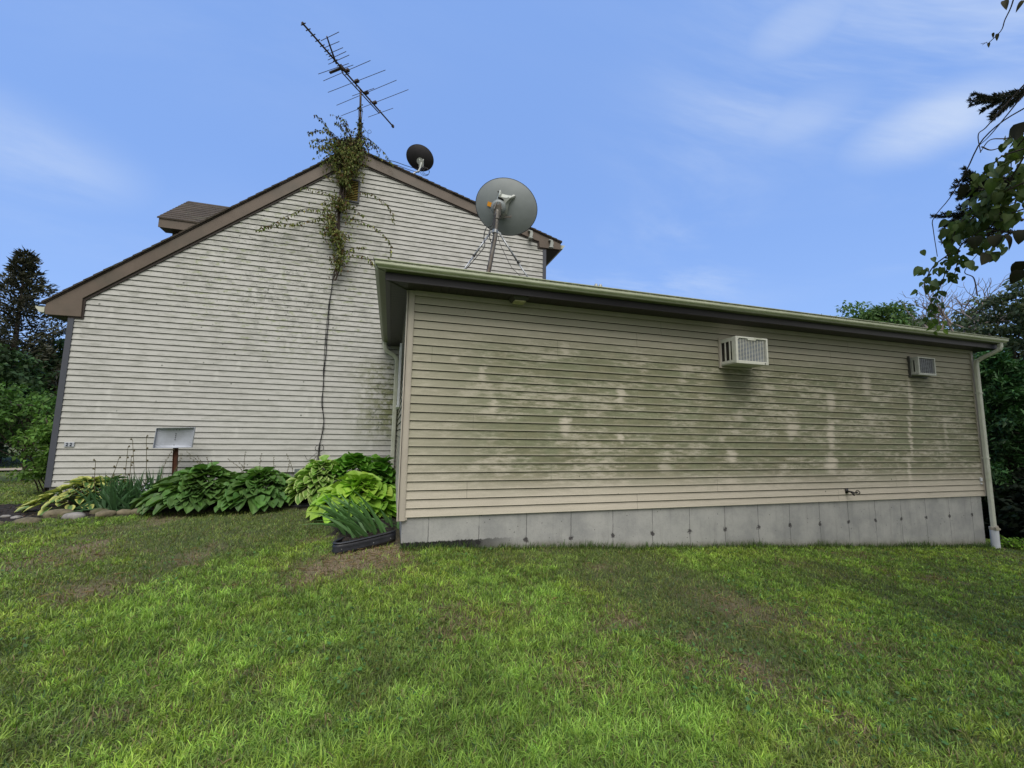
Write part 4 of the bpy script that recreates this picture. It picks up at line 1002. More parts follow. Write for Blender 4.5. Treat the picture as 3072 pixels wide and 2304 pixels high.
# ============================================================ LEAF CLOUDS
def leaf_mesh(name, P, D, N, L, Wd, C, m, parent=None, bend=.25):
    """pointed leaves: base P, direction D, normal N, length L, width Wd"""
    P = np.asarray(P, float); D = np.asarray(D, float); N = np.asarray(N, float); n = len(P)
    D /= np.linalg.norm(D, axis=1)[:, None] + 1e-9
    S = np.cross(D, N); S /= np.linalg.norm(S, axis=1)[:, None] + 1e-9; N = np.cross(S, D)
    L = np.broadcast_to(L, n)[:, None]; Wd = np.broadcast_to(Wd, n)[:, None]
    v0 = P; v1 = P + D * L * .42 + S * Wd * .5 + N * L * .06; v2 = P + D * L * .42 - S * Wd * .5 + N * L * .06; v3 = P + D * L - N * L * bend
    vm = P + D * L * .45 - N * L * .02
    V = np.stack([v0, v1, v3, v2, vm], 1).reshape(-1, 3); i = np.arange(n)[:, None] * 5
    F = np.concatenate([i + np.array([[0, 1, 4]]), i + np.array([[1, 2, 4]]), i + np.array([[2, 3, 4]]), i + np.array([[3, 0, 4]])], 0)
    return npmesh(name, V, [F], np.repeat(np.asarray(C), 5, 0), m, parent)
def rnd_unit(n): v = rng.normal(size=(n, 3)); return v / np.linalg.norm(v, axis=1)[:, None]
def jit(base, n, a=.3, hue=.12):
    c = np.array(base)[None, :] * (1 + rng.uniform(-a, a, (n, 1))) * (1 + rng.uniform(-hue, hue, (n, 3))); return np.clip(c, .002, 1)

# ---- vine on the gable and mast
VINE_MAIN = [(-1.2, 8.5, 2.92), (-1.16, 8.5, 3.19), (-1.13, 8.5, 3.5), (-1.23, 8.5, 3.93), (-1.23, 8.5, 4.28), (-1.14, 8.5, 4.65), (-1.1, 8.5, 5.01), (-1.08, 8.5, 5.37), (-1.02, 8.55, 5.75), (-.96, 8.8, 6.13), (-.955, 8.92, 6.5), (-.97, 8.93, 7.0)]
VINE_SHOOTS = [[(-1.12, 8.5, 5.51), (-1.39, 8.5, 5.81), (-1.57, 8.5, 6.13), (-1.76, 8.5, 6.28)], [(-1.1, 8.5, 5.66), (-1.46, 8.5, 5.94), (-1.71, 8.5, 5.94), (-1.88, 8.5, 5.83)], [(-1.18, 8.5, 5.42), (-1.5, 8.5, 5.53), (-1.78, 8.5, 5.62)], [(-1.01, 8.5, 5.82), (-1.22, 8.5, 6.07), (-1.35, 8.5, 6.2)], [(-1.14, 8.5, 5.72), (-1.4, 8.5, 5.95), (-1.59, 8.5, 6.05)], [(-1.37, 8.5, 5.38), (-1.52, 8.5, 5.42), (-1.6, 8.5, 5.21)], [(-1.05, 8.5, 5.6), (-1.3, 8.5, 5.75), (-1.6, 8.5, 5.78), (-1.82, 8.5, 5.70)], [(-1.05, 8.5, 5.5), (-1.3, 8.5, 5.60), (-1.55, 8.5, 5.65), (-1.68, 8.5, 5.48)], [(-1.0, 8.5, 5.85), (-1.15, 8.5, 6.12), (-1.18, 8.5, 6.3)],
 [(-.87, 8.5, 6.04), (-.7, 8.5, 5.97), (-.43, 8.5, 5.77), (-.23, 8.5, 5.53)], [(-.86, 8.5, 5.93), (-.63, 8.5, 5.87), (-.46, 8.5, 5.59)], [(-1.29, 8.5, 4.62), (-1.44, 8.5, 4.66), (-1.69, 8.5, 4.7), (-1.91, 8.5, 4.7)], [(-1.3, 8.5, 4.27), (-1.54, 8.5, 4.29), (-1.84, 8.5, 4.26), (-2.12, 8.5, 4.06), (-2.44, 8.5, 3.8), (-2.63, 8.5, 3.7)], [(-1.26, 8.5, 4.2), (-1.53, 8.5, 4.12), (-1.88, 8.5, 3.98), (-2.16, 8.5, 3.9), (-2.55, 8.5, 3.79)],
 [(-.83, 8.5, 4.79), (-.64, 8.5, 4.81), (-.37, 8.5, 4.68), (-.2, 8.5, 4.49), (-.14, 8.5, 4.25)], [(-1.11, 8.5, 4.23), (-.8, 8.5, 4.18), (-.54, 8.5, 4.11), (-.3, 8.5, 3.94), (-.18, 8.5, 3.74), (-.19, 8.5, 3.38)], [(-1.13, 8.5, 3.46), (-.89, 8.5, 3.6), (-.67, 8.5, 3.67)], [(-1.0, 8.5, 3.41), (-.76, 8.5, 3.48), (-.56, 8.5, 3.4), (-.51, 8.5, 3.27)], [(-1.22, 8.5, 3.93), (-1.42, 8.5, 3.83), (-1.52, 8.5, 3.88)], [(-1.0, 8.5, 4.46), (-.81, 8.5, 4.35), (-.71, 8.5, 4.3)], [(-1.2, 8.5, 4.9), (-1.4, 8.5, 4.98), (-1.5, 8.5, 5.05)], [(-1.0, 8.5, 5.1), (-.82, 8.5, 5.25), (-.78, 8.5, 5.02)]]
vine = thing('climbing_vine', 'tangled olive green vine climbing the gable wall and the antenna mast', 'vine', (-1.2, 8.5, 2.9))
b = MB(); main = spline(VINE_MAIN, 60)
for k_ in range(4):
    b.tube([p + Vector((.035 * math.sin(i * .35 + k_ * 1.7), .03 * math.cos(i * .3 + k_ * 2.1) + .04, 0)) for i, p in enumerate(main)], [.013 - .002 * k_, .006], 6)
b.tube(spline([(-1.20, 8.6, 3.9), (-1.21, 8.6, 4.6), (-1.16, 8.6, 5.2), (-1.0, 8.58, 5.9)], 20), .028, 8)
b.build('stem', M['twig'], vine)
b = MB(); Pl = []; Dl = []; 
for s_ in VINE_SHOOTS:
    sp_ = spline(s_, 22); b.tube(sp_, [.0055, .002], 5)
    ln = sum((sp_[i + 1] - sp_[i]).length for i in range(21)); nl = int(ln / .022)
    for j in range(nl):
        f = (j + .5) / nl * 21; p = sp_[min(int(f), 20)].lerp(sp_[min(int(f) + 1, 21)], f - int(f))
        for _ in range(2 if j % 3 == 0 else 1): Pl.append(p + Vector(rng.normal(0, .012, 3))); Dl.append(Vector((rng.normal(0, .35), rng.normal(-.1, .4), -1 + rng.normal(0, .3))))
for j in range(36):     # extra fine shoots bursting out to the upper left
    a0 = rng.uniform(1.75, 3.35); st_ = Vector((-1.08 + rng.normal(0, .08), 8.5, rng.uniform(5.15, 5.95))); L_ = rng.uniform(.28, .62)
    e_ = st_ + Vector((math.cos(a0) * L_, rng.normal(0, .18), math.sin(a0) * L_ * .8)); q_ = [st_, st_.lerp(e_, .5) + Vector((0, 0, .10)), e_ + Vector((-.03, 0, -.06))]
    sp_ = spline(q_, 10); b.tube(sp_, [.004, .0015], 4)
    for f in range(2, 10):
        for _ in range(2): Pl.append(sp_[f] + Vector(rng.normal(0, .018, 3))); Dl.append(Vector((rng.normal(0, .35), rng.normal(-.1, .4), -1 + rng.normal(0, .3))))
b.build('shoots', M['twig'], vine)
nS = len(Pl)
dens = lambda z: np.interp(z, [2.9, 3.3, 3.9, 4.3, 4.7, 5.2, 5.6, 5.95, 6.15, 6.5, 7.05], [.07, .17, .27, .28, .20, .24, .34, .30, .13, .075, .05])
while len(Pl) < nS + 6600:
    z = rng.choice([rng.uniform(2.9, 7.05), rng.uniform(3.7, 6.05), rng.uniform(4.9, 6.0)]); wv = float(dens(z))
    if rng.random() > min(1, wv / .18 * (.95 if z > 6.3 else 1)): continue
    f = min(range(60), key=lambda i: abs(main[i].z - z)); c_ = main[f]
    th_ = rng.uniform(0, 6.28); rr = abs(rng.normal(0, .55)) * wv
    if vnoise(np.array([c_.x + math.cos(th_) * rr + 50]), np.array([z + 50]), 6.0, 3)[0] < .47: continue
    if c_.x + math.cos(th_) * rr > -1.02 and 4.55 < z < 5.2 and rng.random() < .8: continue
    Pl.append(Vector((c_.x + math.cos(th_) * rr - (.05 if z > 5.2 and z < 6.1 else 0), min(c_.y + math.sin(th_) * rr * .6, 8.63 if z < 5.7 else 99), z)))
    Dl.append(Vector((rng.normal(0, .5), rng.normal(-.2, .5), -.8 + rng.normal(0, .5))))
n_ = len(Pl); Pn = np.array([tuple(p) for p in Pl]); Cn = jit((.150, .175, .062), n_, .55, .12)
br_ = rng.random(n_) < .22; Cn[br_] = jit((.115, .070, .032), int(br_.sum()), .4); br_ = rng.random(n_) < .13; Cn[br_] = jit((.32, .34, .12), int(br_.sum()), .3)
br_ = (Pn[:, 2] > 5.75) & (rng.random(n_) < .6); Cn[br_] = jit((.042, .036, .020), int(br_.sum()), .4)
nn = rnd_unit(n_); nn[:, 1] -= .8
leaf_mesh('leaves', Pn, np.array([tuple(d_) for d_ in Dl]), nn, rng.uniform(.042, .085, n_), rng.uniform(.020, .040, n_), Cn, M['leaf'], vine)

# ============================================================ BED PLANTS
def hosta(name, label, x, y, Rr, H, n, LL, WW, col, edge=None, egw=.75, group='hostas in the flower bed', stalks=0, lean=(0, 0), seed=0, face=None, droop=.8):
    r_ = np.random.default_rng(100 + seed); z0 = float(gz(x, y)); t_ = thing(name, label, 'hosta', (x, y, z0), group)
    NU, NV = 9, 7; V = []; F = []; C = []; st = MB()
    us = np.linspace(0, 1, NU); vs = np.linspace(-1, 1, NV)
    for i in range(n):
        t2 = ((i + .5) / n) ** .62; az = i * 2.39996 + r_.normal(0, .25)
        if face is not None and math.cos(az - face) < -.5 and r_.random() < .6: az = face + r_.normal(0, 1.1)
        L_ = LL * r_.uniform(.78, 1.15); Wd = WW * r_.uniform(.85, 1.12)
        out = np.array([math.cos(az), math.sin(az), 0.0])
        rad = max(Rr * t2 - L_ * .55, .02); zc = H * (1 - .80 * t2 ** 1.8) * r_.uniform(.88, 1.10)
        base = np.array([x, y, z0]) + out * rad + np.array([lean[0], lean[1], 0]) * (1 - t2) + np.array([0, 0, zc])
        el = .42 - 1.05 * droop * t2 + r_.normal(0, .20)
        dirv = out * math.cos(el) + np.array([0, 0, math.sin(el)])
        side = np.cross(dirv, [0, 0, 1.0]); side /= np.linalg.norm(side); side = side + np.array([0, 0, r_.normal(0, .22)]); side /= np.linalg.norm(side); nor = np.cross(side, dirv); nor /= np.linalg.norm(nor)
        wav = r_.uniform(0, 6.28); cb = np.array(col) * r_.uniform(.72, 1.28) * (1 + r_.normal(0, .05, 3))
        cb = cb * (1.0 + .25 * (1 - t2)); o = len(V)
        for u_ in us:
            wd = Wd * .5 * (math.sin(math.pi * min(1, (u_ * .97 + .03)) ** .66) ** .75)
            if u_ < .12: wd = max(wd, Wd * .24)
            cen_ = base + dirv * L_ * u_ - np.array([0, 0, 1.0]) * L_ * (.20 * u_ ** 2.4) * droop
            for v_ in vs:
                cup = abs(v_) ** 1.5 * wd * .42 - .15 * wd * (1 - abs(v_)) + math.sin(u_ * 9 + wav + v_ * 2) * .055 * wd * abs(v_) * 2
                rib = .0035 * math.cos(v_ * 3 * math.pi * 1.0) * math.sin(math.pi * u_)
                V.append(cen_ + side * wd * v_ + nor * (cup + rib))
                cc = cb.copy()
                if abs(v_) < .05: cc = cc * 1.15
                if edge is not None and (abs(v_) > egw or u_ > .93): cc = np.array(edge) * r_.uniform(.85, 1.1)
                C.append(cc)
        for a_ in range(NU - 1):
            for c_ in range(NV - 1): k_ = o + a_ * NV + c_; F.append((k_, k_ + 1, k_ + NV + 1, k_ + NV))
        if i % 2 == 0:
            st.tube(spline([(x + out[0] * .03, y + out[1] * .03, z0 - .02), (x + out[0] * rad * .5, y + out[1] * rad * .5, z0 + zc * .65), tuple(base + dirv * .01)], 6), .005, 5)
    npmesh('foliage', V, [np.array(F)], np.array(C), M['hosta'], t_, smooth=True)
    st.col = None; st.build('petioles', M['stalk'] if edge is None else M['stalk'], t_)
    for k_ in range(stalks):
        b = MB(); a0 = r_.uniform(0, 6.28); l_ = r_.uniform(.16, .34); tx = r_.normal(-.03, .16)
        p0 = Vector((x + r_.normal(0, Rr * .35), y + r_.uniform(-.05, .15), z0 + H * .55)); p1 = p0 + Vector((tx, r_.normal(0, .05), H * .45 + l_)); md = p0.lerp(p1, .55) + Vector((-tx * .25, 0, .02))
        sp_ = spline([p0, md, p1], 12); b.tube(sp_, [.0045, .002], 5)
        for f in range(5, 12): q = sp_[f] + Vector((r_.normal(0, .012), r_.normal(0, .012), 0)); b.tube([sp_[f], q, q + Vector((r_.normal(0, .006), 0, -.022))], [.002, .0055, .002], 5)
        b.build('flower_stalk', M['stalk'], t_)
    return t_
G_DK = (.078, .158, .038); G_MD = (.075, .185, .030); G_LM = (.26, .45, .055)
hosta('hosta', 'hosta with yellow edged leaves at the left corner of the house', -4.55, 8.10, .56, .40, 130, .17, .115, (.075, .150, .045), (.48, .50, .15), .62, seed=1, lean=(.1, .1))
hosta('hosta', 'smaller yellow edged hosta tucked behind the iris blades', -4.25, 8.32, .40, .40, 44, .19, .12, (.06, .14, .04), (.50, .52, .17), .72, seed=2)
hosta('hosta', 'dark green hosta just right of the rusty sign post', -2.86, 8.02, .84, .52, 250, .215, .185, G_DK, stalks=8, seed=3, face=-1.6)
hosta('hosta', 'wide dark green hosta in front of the foundation vent', -2.06, 8.02, .84, .46, 250, .215, .190, (.082, .170, .040), stalks=7, seed=4, face=-1.6)
hosta('hosta', 'pale rimmed hosta right of the foundation vent', -1.12, 7.95, .62, .62, 150, .22, .185, (.155, .290, .050), (.50, .60, .24), .82, seed=6, face=-1.9)
hosta('hosta', 'tall mid green hosta against the siding left of the downspout', -.62, 8.12, .78, .66, 190, .25, .235, (.105, .250, .034), seed=7, face=-1.6)
hosta('hosta', 'green hosta wedged between the short downspout and the beige extension corner', -.14, 7.95, .46, .66, 80, .24, .225, (.110, .255, .036), seed=9, face=-1.6)
hosta('hosta', 'lime green broad leaved hosta beside the corner of the beige extension', -.40, 7.05, .76, .48, 140, .27, .260, G_LM, seed=8, face=-1.7, stalks=0)

def iris(label, x, y, n, H, seed, fan=1.0, lean=0.0, col=(.060, .125, .048), stalks=0, group='irises in the flower bed'):
    r_ = np.random.default_rng(300 + seed); z0 = float(gz(x, y)); t_ = thing('iris', label, 'iris', (x, y, z0), group); V = []; F = []; C = []
    for i in range(n):
        th_ = r_.normal(lean, .55 * fan); az = r_.uniform(0, math.pi * 2); L_ = H * r_.uniform(.6, 1.12); wd = r_.uniform(.013, .021)
        bx, by = x + r_.normal(0, .05 * n ** .25), y + r_.normal(0, .04 * n ** .25)
        dx = math.sin(th_); dz = math.cos(th_); dy = r_.normal(-.08, .22); sd = np.array([dz, r_.normal(0, .35), -dx]); sd /= np.linalg.norm(sd)
        cb = np.array(col) * r_.uniform(.7, 1.45); o = len(V); NU = 7
        for k_ in range(NU):
            u_ = k_ / (NU - 1); p = np.array([bx, by, float(gz(bx, by)) - .02]) + np.array([dx, dy, dz]) * L_ * u_ + np.array([dx * .22, dy * .2, -.30 * abs(dx) - .05]) * L_ * u_ ** 2.2
            w2 = wd * (1 - u_ ** 2.2) * (.75 + .5 * math.sin(math.pi * min(1, u_ * 1.1)))
            V += [p - sd * w2, p + np.array([0, -.004, 0]), p + sd * w2]; cc = cb * (.9 + .35 * u_); C += [cc * .85, cc * 1.15, cc]
        for k_ in range(NU - 1):
            a_ = o + k_ * 3; F += [(a_, a_ + 1, a_ + 4, a_ + 3), (a_ + 1, a_ + 2, a_ + 5, a_ + 4)]
    npmesh('blades', V, [np.array(F)], np.array(C), M['hosta'], t_, smooth=True)
    for k_ in range(stalks):
        b = MB(); p0 = Vector((x + r_.uniform(-.35, .35), y + r_.normal(0, .05), z0)); l_ = H * r_.uniform(1.15, 1.75); p1 = p0 + Vector((r_.normal(-.03, .09), 0, l_))
        sp_ = spline([p0, p0.lerp(p1, .5) + Vector((r_.normal(0, .02), 0, 0)), p1], 12); b.tube(sp_, [.006, .0035], 6)
        for f in (7, 9, 11): q = sp_[f] + Vector((r_.choice([-1, 1]) * .018, -.01, .012)); b.tube([sp_[f], q, q + Vector((0, 0, .02))], [.003, .013, .005], 6)
        b.build('seed_stalk', M['stalk'], t_)
    return t_
iris('dense clump of blue green iris blades left of the rusty sign post', -3.95, 7.98, 210, .56, 1, 1.05, .0, (.045, .105, .042), 4)
iris('sparse iris clump with grey tips directly beside the rusty sign post', -3.60, 8.12, 110, .62, 2, .8, .0, (.050, .110, .050), 2)
iris('fan of iris blades leaning over the black plastic edging strip', -.26, 5.75, 46, .70, 3, .42, -.62, (.085, .185, .060))
iris('few iris blades between the edging strip and the beige wall', .02, 5.98, 14, .36, 4, .6, -.45, (.08, .17, .055))
# small white flowers over the green hosta
t_ = thing('fallen_blooms', 'drooping pale lilac hosta blooms beside the iris clump', 'flower', (-3.45, 8.0, -.9))
for i in range(26):
    b = MB(); p = Vector((-3.50 + rng.normal(0, .15), 7.92 + rng.normal(0, .05), -.915 + rng.normal(0, .05))); d_ = Vector((rng.normal(.4, .5), -.3, rng.normal(-.1, .3))).normalized(); b.tube([p, p + d_ * .022, p + d_ * .042], [.002, .007, .004], 5)
    b.build('bloom', M['petal'], t_)
b = MB()
for i in range(8): 
    x0_ = -3.75 + .09 * i; b.tube(spline([(x0_ + .12, 8.0, -1.15), (x0_, 7.98, -.95), (x0_ - .12 + .05 * (i % 3), 7.96, -.74 - .03 * (i % 4))], 8), [.004, .002], 5)
b.build('flower_stalk', M['stalk'], t_)

# plastic edging
t_ = thing('garden_edging', 'crooked black plastic edging strip by the corner of the beige extension', 'edging', (-.2, 5.2, -1.33), 'black edging strips')
def edging(parent, p0, p1, h_, nseg=16, curl=None):
    b = MB(); prof = [(0, .02), (.006, .0), (.014, .30), (.004, .45), (.012, .62), (.004, .80), (-.008, .88), (-.022, .93), (-.022, 1.0), (.006, 1.02), (.018, .93)]
    vs = []; P = spline(curl or [p0, p1], nseg); m2 = len(prof)
    for i, p in enumerate(P):
        tn = (P[min(i + 1, nseg - 1)] - P[max(i - 1, 0)]).normalized(); nr = Vector((tn.y, -tn.x, 0)).normalized()
        for u, v in prof: vs.append(p + nr * (u + .01) + Vector((0, 0, v * h_)))
    b.add(vs, [(i * m2 + j, i * m2 + j + 1, (i + 1) * m2 + j + 1, (i + 1) * m2 + j) for i in range(nseg - 1) for j in range(m2 - 1)])
    o = b.build('strip', M['black_plastic'], parent, smooth=True); sm = o.modifiers.new('solid', 'SOLIDIFY'); sm.thickness = .004
    return o
s_ = edging(t_, None, None, .125, 20, [(-.46, 5.27, -1.335), (-.535, 5.14, -1.345), (-.50, 5.06, -1.345), (-.36, 5.09, -1.335), (-.10, 5.19, -1.310), (.105, 5.28, -1.285)])
for q in ((-.455, 5.035, -1.285), (-.13, 5.155, -1.262), (.055, 5.225, -1.240)): b = MB(); b.lathe(q, (.3, -1, 0), [(0, .006), (.004, .006)], 8); b.build('peg', M['galv'], s_)
t_ = thing('garden_edging', 'short black edging strip under the pale rimmed hosta', 'edging', (-1.25, 7.5, -1.26), 'black edging strips')
edging(t_, None, None, .095, 12, [(-1.75, 7.62, -1.27), (-1.40, 7.52, -1.265), (-1.05, 7.50, -1.265), (-.90, 7.62, -1.26)])

# stone border
STN = [(-5.35, 7.20, .15, 0, 'flat tan stone at the far left end of the stone border'), (-4.98, 7.26, .15, 0, 'second border stone from the left, half sunk in the grass'), (-4.86, 7.52, .07, 1, 'small pale stone lying on the dark mulch'), (-5.02, 7.58, .06, 1, 'smaller pale stone further left on the dark mulch'), (-4.62, 7.33, .17, 0, 'mossy humped stone in front of the yellow edged hosta'), (-4.42, 7.55, .16, 0, 'low brown stone just behind the mossy humped stone'),
       (-4.20, 7.46, .14, 1, 'white quartz like stone in the middle of the border'), (-4.00, 7.62, .13, 0, 'dark stone right of the white stone'), (-3.85, 7.48, .13, 0, 'tilted orange brown stone in front of the iris clump'), (-3.66, 7.55, .10, 0, 'small round stone between two larger ones before the iris clump'), (-3.46, 7.55, .13, 0, 'rightmost rounded stone of the border')]
for i, (x_, y_, r_, pale, lab) in enumerate(STN):
    rr = np.random.default_rng(500 + i); z_ = float(gz(x_, y_)); bm = __import__('bmesh').new(); __import__('bmesh').ops.create_icosphere(bm, subdivisions=3, radius=1)
    vs = np.array([v.co for v in bm.verts]); fs = [tuple(v.index for v in f.verts) for f in bm.faces]; bm.free()
    nz_ = .82 + .36 * fbm(vs[:, 0] * 2 + 10 + i, vs[:, 1] * 2 + vs[:, 2] * 1.7 + 20, 1.0, 3, i); vs = vs * nz_[:, None]
    a0 = rr.uniform(-.4, .4); sc = np.array([r_ * rr.uniform(.85, 1.10), r_ * rr.uniform(.5, .75), r_ * rr.uniform(.40, .55)]); vs = np.sign(vs) * np.abs(vs) ** .85 * sc
    X_ = vs[:, 0] * math.cos(a0) - vs[:, 1] * math.sin(a0); Y_ = vs[:, 0] * math.sin(a0) + vs[:, 1] * math.cos(a0)
    V = np.stack([X_ + x_, Y_ + y_, vs[:, 2] + z_ - r_ * .10], 1)
    o = npmesh('border_stone', V, [np.array(fs)], None, M['stone_pale'] if pale else M['stone'], smooth=True); tag(o, lab, 'stone', 'stones along the flower bed')

# mulch chips
n_ = 9000; X_ = rng.uniform(-7.2, .1, n_); Y_ = rng.uniform(5.0, 8.7, n_); k_ = bedmask(X_, Y_); X_, Y_ = X_[k_], Y_[k_]; n_ = len(X_)
D_ = rnd_unit(n_); D_[:, 2] *= .35; N_ = rnd_unit(n_); N_[:, 2] = np.abs(N_[:, 2]) + 1; C_ = jit((.030, .020, .014), n_, .6); q = rng.random(n_) < .07; C_[q] = jit((.16, .12, .075), int(q.sum()), .4)
tag(leaf_mesh('mulch_chips', np.stack([X_, Y_, gz(X_, Y_) + .008], 1), D_, N_, rng.uniform(.02, .06, n_), rng.uniform(.008, .02, n_), C_, M['grass'], bend=.02), 'dark bark mulch chips covering the flower bed', 'mulch', kind='stuff')
# ============================================================ GRASS
def grass_mesh(name, X, Y, H, Wd, az, lean, C, seg3):
    n = len(X); Zg = gz(X, Y) - .004
    P = np.stack([X, Y, Zg], 1); dx = np.stack([np.cos(az), np.sin(az), np.zeros(n)], 1); sd = np.stack([-np.sin(az), np.cos(az), np.zeros(n)], 1)
    tw = rng.uniform(-1.3, 1.3, n)[:, None]; sd = sd * np.cos(tw) + dx * np.sin(tw)
    us = [0, .45, .80, 1.0] if seg3 else [0, .6, 1.0]; wds = [.8, 1.0, .62, 0] if seg3 else [.9, .85, 0]
    V = []; C_ = []
    for u_, w_ in zip(us, wds):
        th_ = lean * (.35 + .95 * u_); th_ = np.clip(th_, 0, 1.75)
        p = P + dx * (np.sin(th_) * H * u_)[:, None]; p[:, 2] += np.cos(np.minimum(th_, 1.5)) * H * u_
        if w_ > 0: V += [p - sd * (Wd * w_ * .5)[:, None], p + sd * (Wd * w_ * .5)[:, None]]; C_ += [C * (.75 + .35 * u_)] * 2
        else: V.append(p); C_.append(C * 1.12)
    k_ = len(V); V = np.stack(V, 1).reshape(-1, 3); Cc = np.stack(C_, 1).reshape(-1, 3); i = np.arange(n)[:, None] * k_
    quads = [i + np.array([[0, 1, 3, 2]])] + ([i + np.array([[2, 3, 5, 4]])] if seg3 else []); tri = i + np.array([[k_ - 3, k_ - 2, k_ - 1]])
    return npmesh(name, V, [np.concatenate(quads, 0), tri], Cc, M['grass'])
def sample_ground(n, clump):
    out = [[], []]
    while sum(len(a) for a in out[0]) < n:
        m_ = 400000; x = rng.uniform(-9.5, 13.5, m_); y = rng.uniform(.5, 12.5, m_); d_ = np.hypot(x, y)
        # keep what a viewer standing near the camera could see
        ang = np.arctan2(x, y); k_ = (ang > -.95) & (ang < 1.42) & (rng.random(m_) < np.clip((1.9 / np.maximum(d_, 1.2)) ** 1.25, 0, 1))
        k_ &= ~((y > YA + .02) & (x > .10) & (x < 10.42)) & ~bedmask(x, y) & ~((y > YH) & (x > -5.3) & (x < 3.3))
        out[0].append(x[k_]); out[1].append(y[k_])
    x = np.concatenate(out[0])[:n]; y = np.concatenate(out[1])[:n]; return x, y
def make_grass(x, y, az, lean, kind):
    n = len(x); d_ = np.hypot(x, y); lu = lush(x, y); de = dead(x, y)
    keep = rng.random(n) > de * .72
    keep &= rng.random(n) < (.55 + .45 * lu if kind == 'thin' else np.clip(lu * 1.7 - .08, 0, 1))
    x, y, az, lean, d_, lu, de = [a[keep] for a in (x, y, az, lean, d_, lu, de)]; n = len(x)
    if kind == 'lush': H = rng.uniform(.034, .080, n) * (.65 + .45 * lu); Wd = rng.uniform(.0026, .0052, n)
    else: H = rng.uniform(.028, .065, n); Wd = rng.uniform(.0025, .0046, n)
    Wd = Wd * np.clip(d_ / 2.2, .8, 8) ** .55; H = H * np.clip(1 - .03 * (d_ - 3), .75, 1)
    base = np.where(lu[:, None] > .45, [[.275, .445, .075]], [[.200, .310, .062]]) if kind == 'lush' else np.array([[.180, .245, .062]]) * (1 - lu[:, None]) + np.array([[.190, .300, .060]]) * lu[:, None]
    pn = fbm(x, y, 1.7, 3, 31)[:, None]; pf = fbm(x, y, 11, 2, 37)[:, None]; base = base * (.72 + .56 * pn) * (.45 + 1.1 * pf)
    hu = np.clip((fbm(x, y, 2.1, 3, 63)[:, None] - .42) * 3.2, 0, 1); base = base * (1 + hu * np.array([[.24, .08, .0]])) * (1 - (1 - hu) * np.array([[.0, .02, .0]]))
    C = base * (1 + rng.uniform(-.32, .32, (n, 1))) * (1 + rng.uniform(-.08, .08, (n, 3)))
    q = rng.random(n) < (.03 + .55 * de + (.07 if kind == 'thin' else 0)); C[q] = jit((.225, .170, .095), int(q.sum()), .35, .06)
    q = rng.random(n) < .05; C[q] = jit((.055, .12, .045), int(q.sum()), .3)
    far = d_ > 3.4
    return [(x[s_], y[s_], H[s_], Wd[s_], az[s_], lean[s_], C[s_], not f) for s_, f in ((~far, False), (far, True))]
parts = []
x, y = sample_ground(680000, 0); parts += make_grass(x, y, rng.uniform(0, 6.283, len(x)), np.abs(rng.normal(.75, .45, len(x))), 'thin')
cx_, cy_ = sample_ground(24000, 1); rep = 15; x = np.repeat(cx_, rep); y = np.repeat(cy_, rep); az = rng.uniform(0, 6.283, len(x)); rr = np.abs(rng.normal(0, .016, len(x))) + .004
x = x + np.cos(az) * rr; y = y + np.sin(az) * rr
parts += make_grass(x, y, az + rng.normal(0, .3, len(x)), np.abs(rng.normal(.70, .33, len(x))), 'lush')
x, y = sample_ground(60000, 0); parts += make_grass(x, y, rng.uniform(0, 6.283, len(x)), np.abs(rng.normal(.95, .4, len(x))), 'lush')
# fringe of taller blades along the foundation
x = rng.uniform(.15, 10.6, 5200); y = YA - np.abs(rng.normal(0, .05, 5200)) - .0; n_ = len(x)
parts.append((x, y, rng.uniform(.03, .15, n_) * (.4 + .9 * fbm(x, y, 2.5, 3, 91)), rng.uniform(.003, .007, n_), rng.uniform(0, 6.28, n_), np.abs(rng.normal(.4, .3, n_)), jit((.075, .135, .03), n_, .4), False))
far_ = [p for p in parts if not p[7]]; near_ = [p for p in parts if p[7]]
objs = []
for grp, s3 in ((far_, False), (near_, True)):
    A = [np.concatenate([p[i] for p in grp]) for i in range(7)]; objs.append(grass_mesh('grass', *A, s3))
tag(objs[0], 'short patchy lawn grass further off, near the building and bed', 'grass', kind='stuff'); tag(objs[1], 'bright tufted lawn grass in the foreground', 'grass', kind='stuff')
objs[1].name = 'grass'; 
# distant lawn beyond the left corner
x = rng.uniform(-30, -5.4, 60000); y = rng.uniform(8.6, 32, 60000); k_ = (x / y > -1.0) & (rng.random(60000) < np.clip(12 / y, 0, 1)); x, y = x[k_], y[k_]; n_ = len(x)
o = grass_mesh('grass', x, y, rng.uniform(.04, .09, n_), rng.uniform(.012, .03, n_), rng.uniform(0, 6.28, n_), rng.uniform(.4, 1.2, n_), jit((.19, .27, .055), n_, .3), False); tag(o, 'sunlit lawn seen past the left corner of the house', 'grass', kind='stuff')
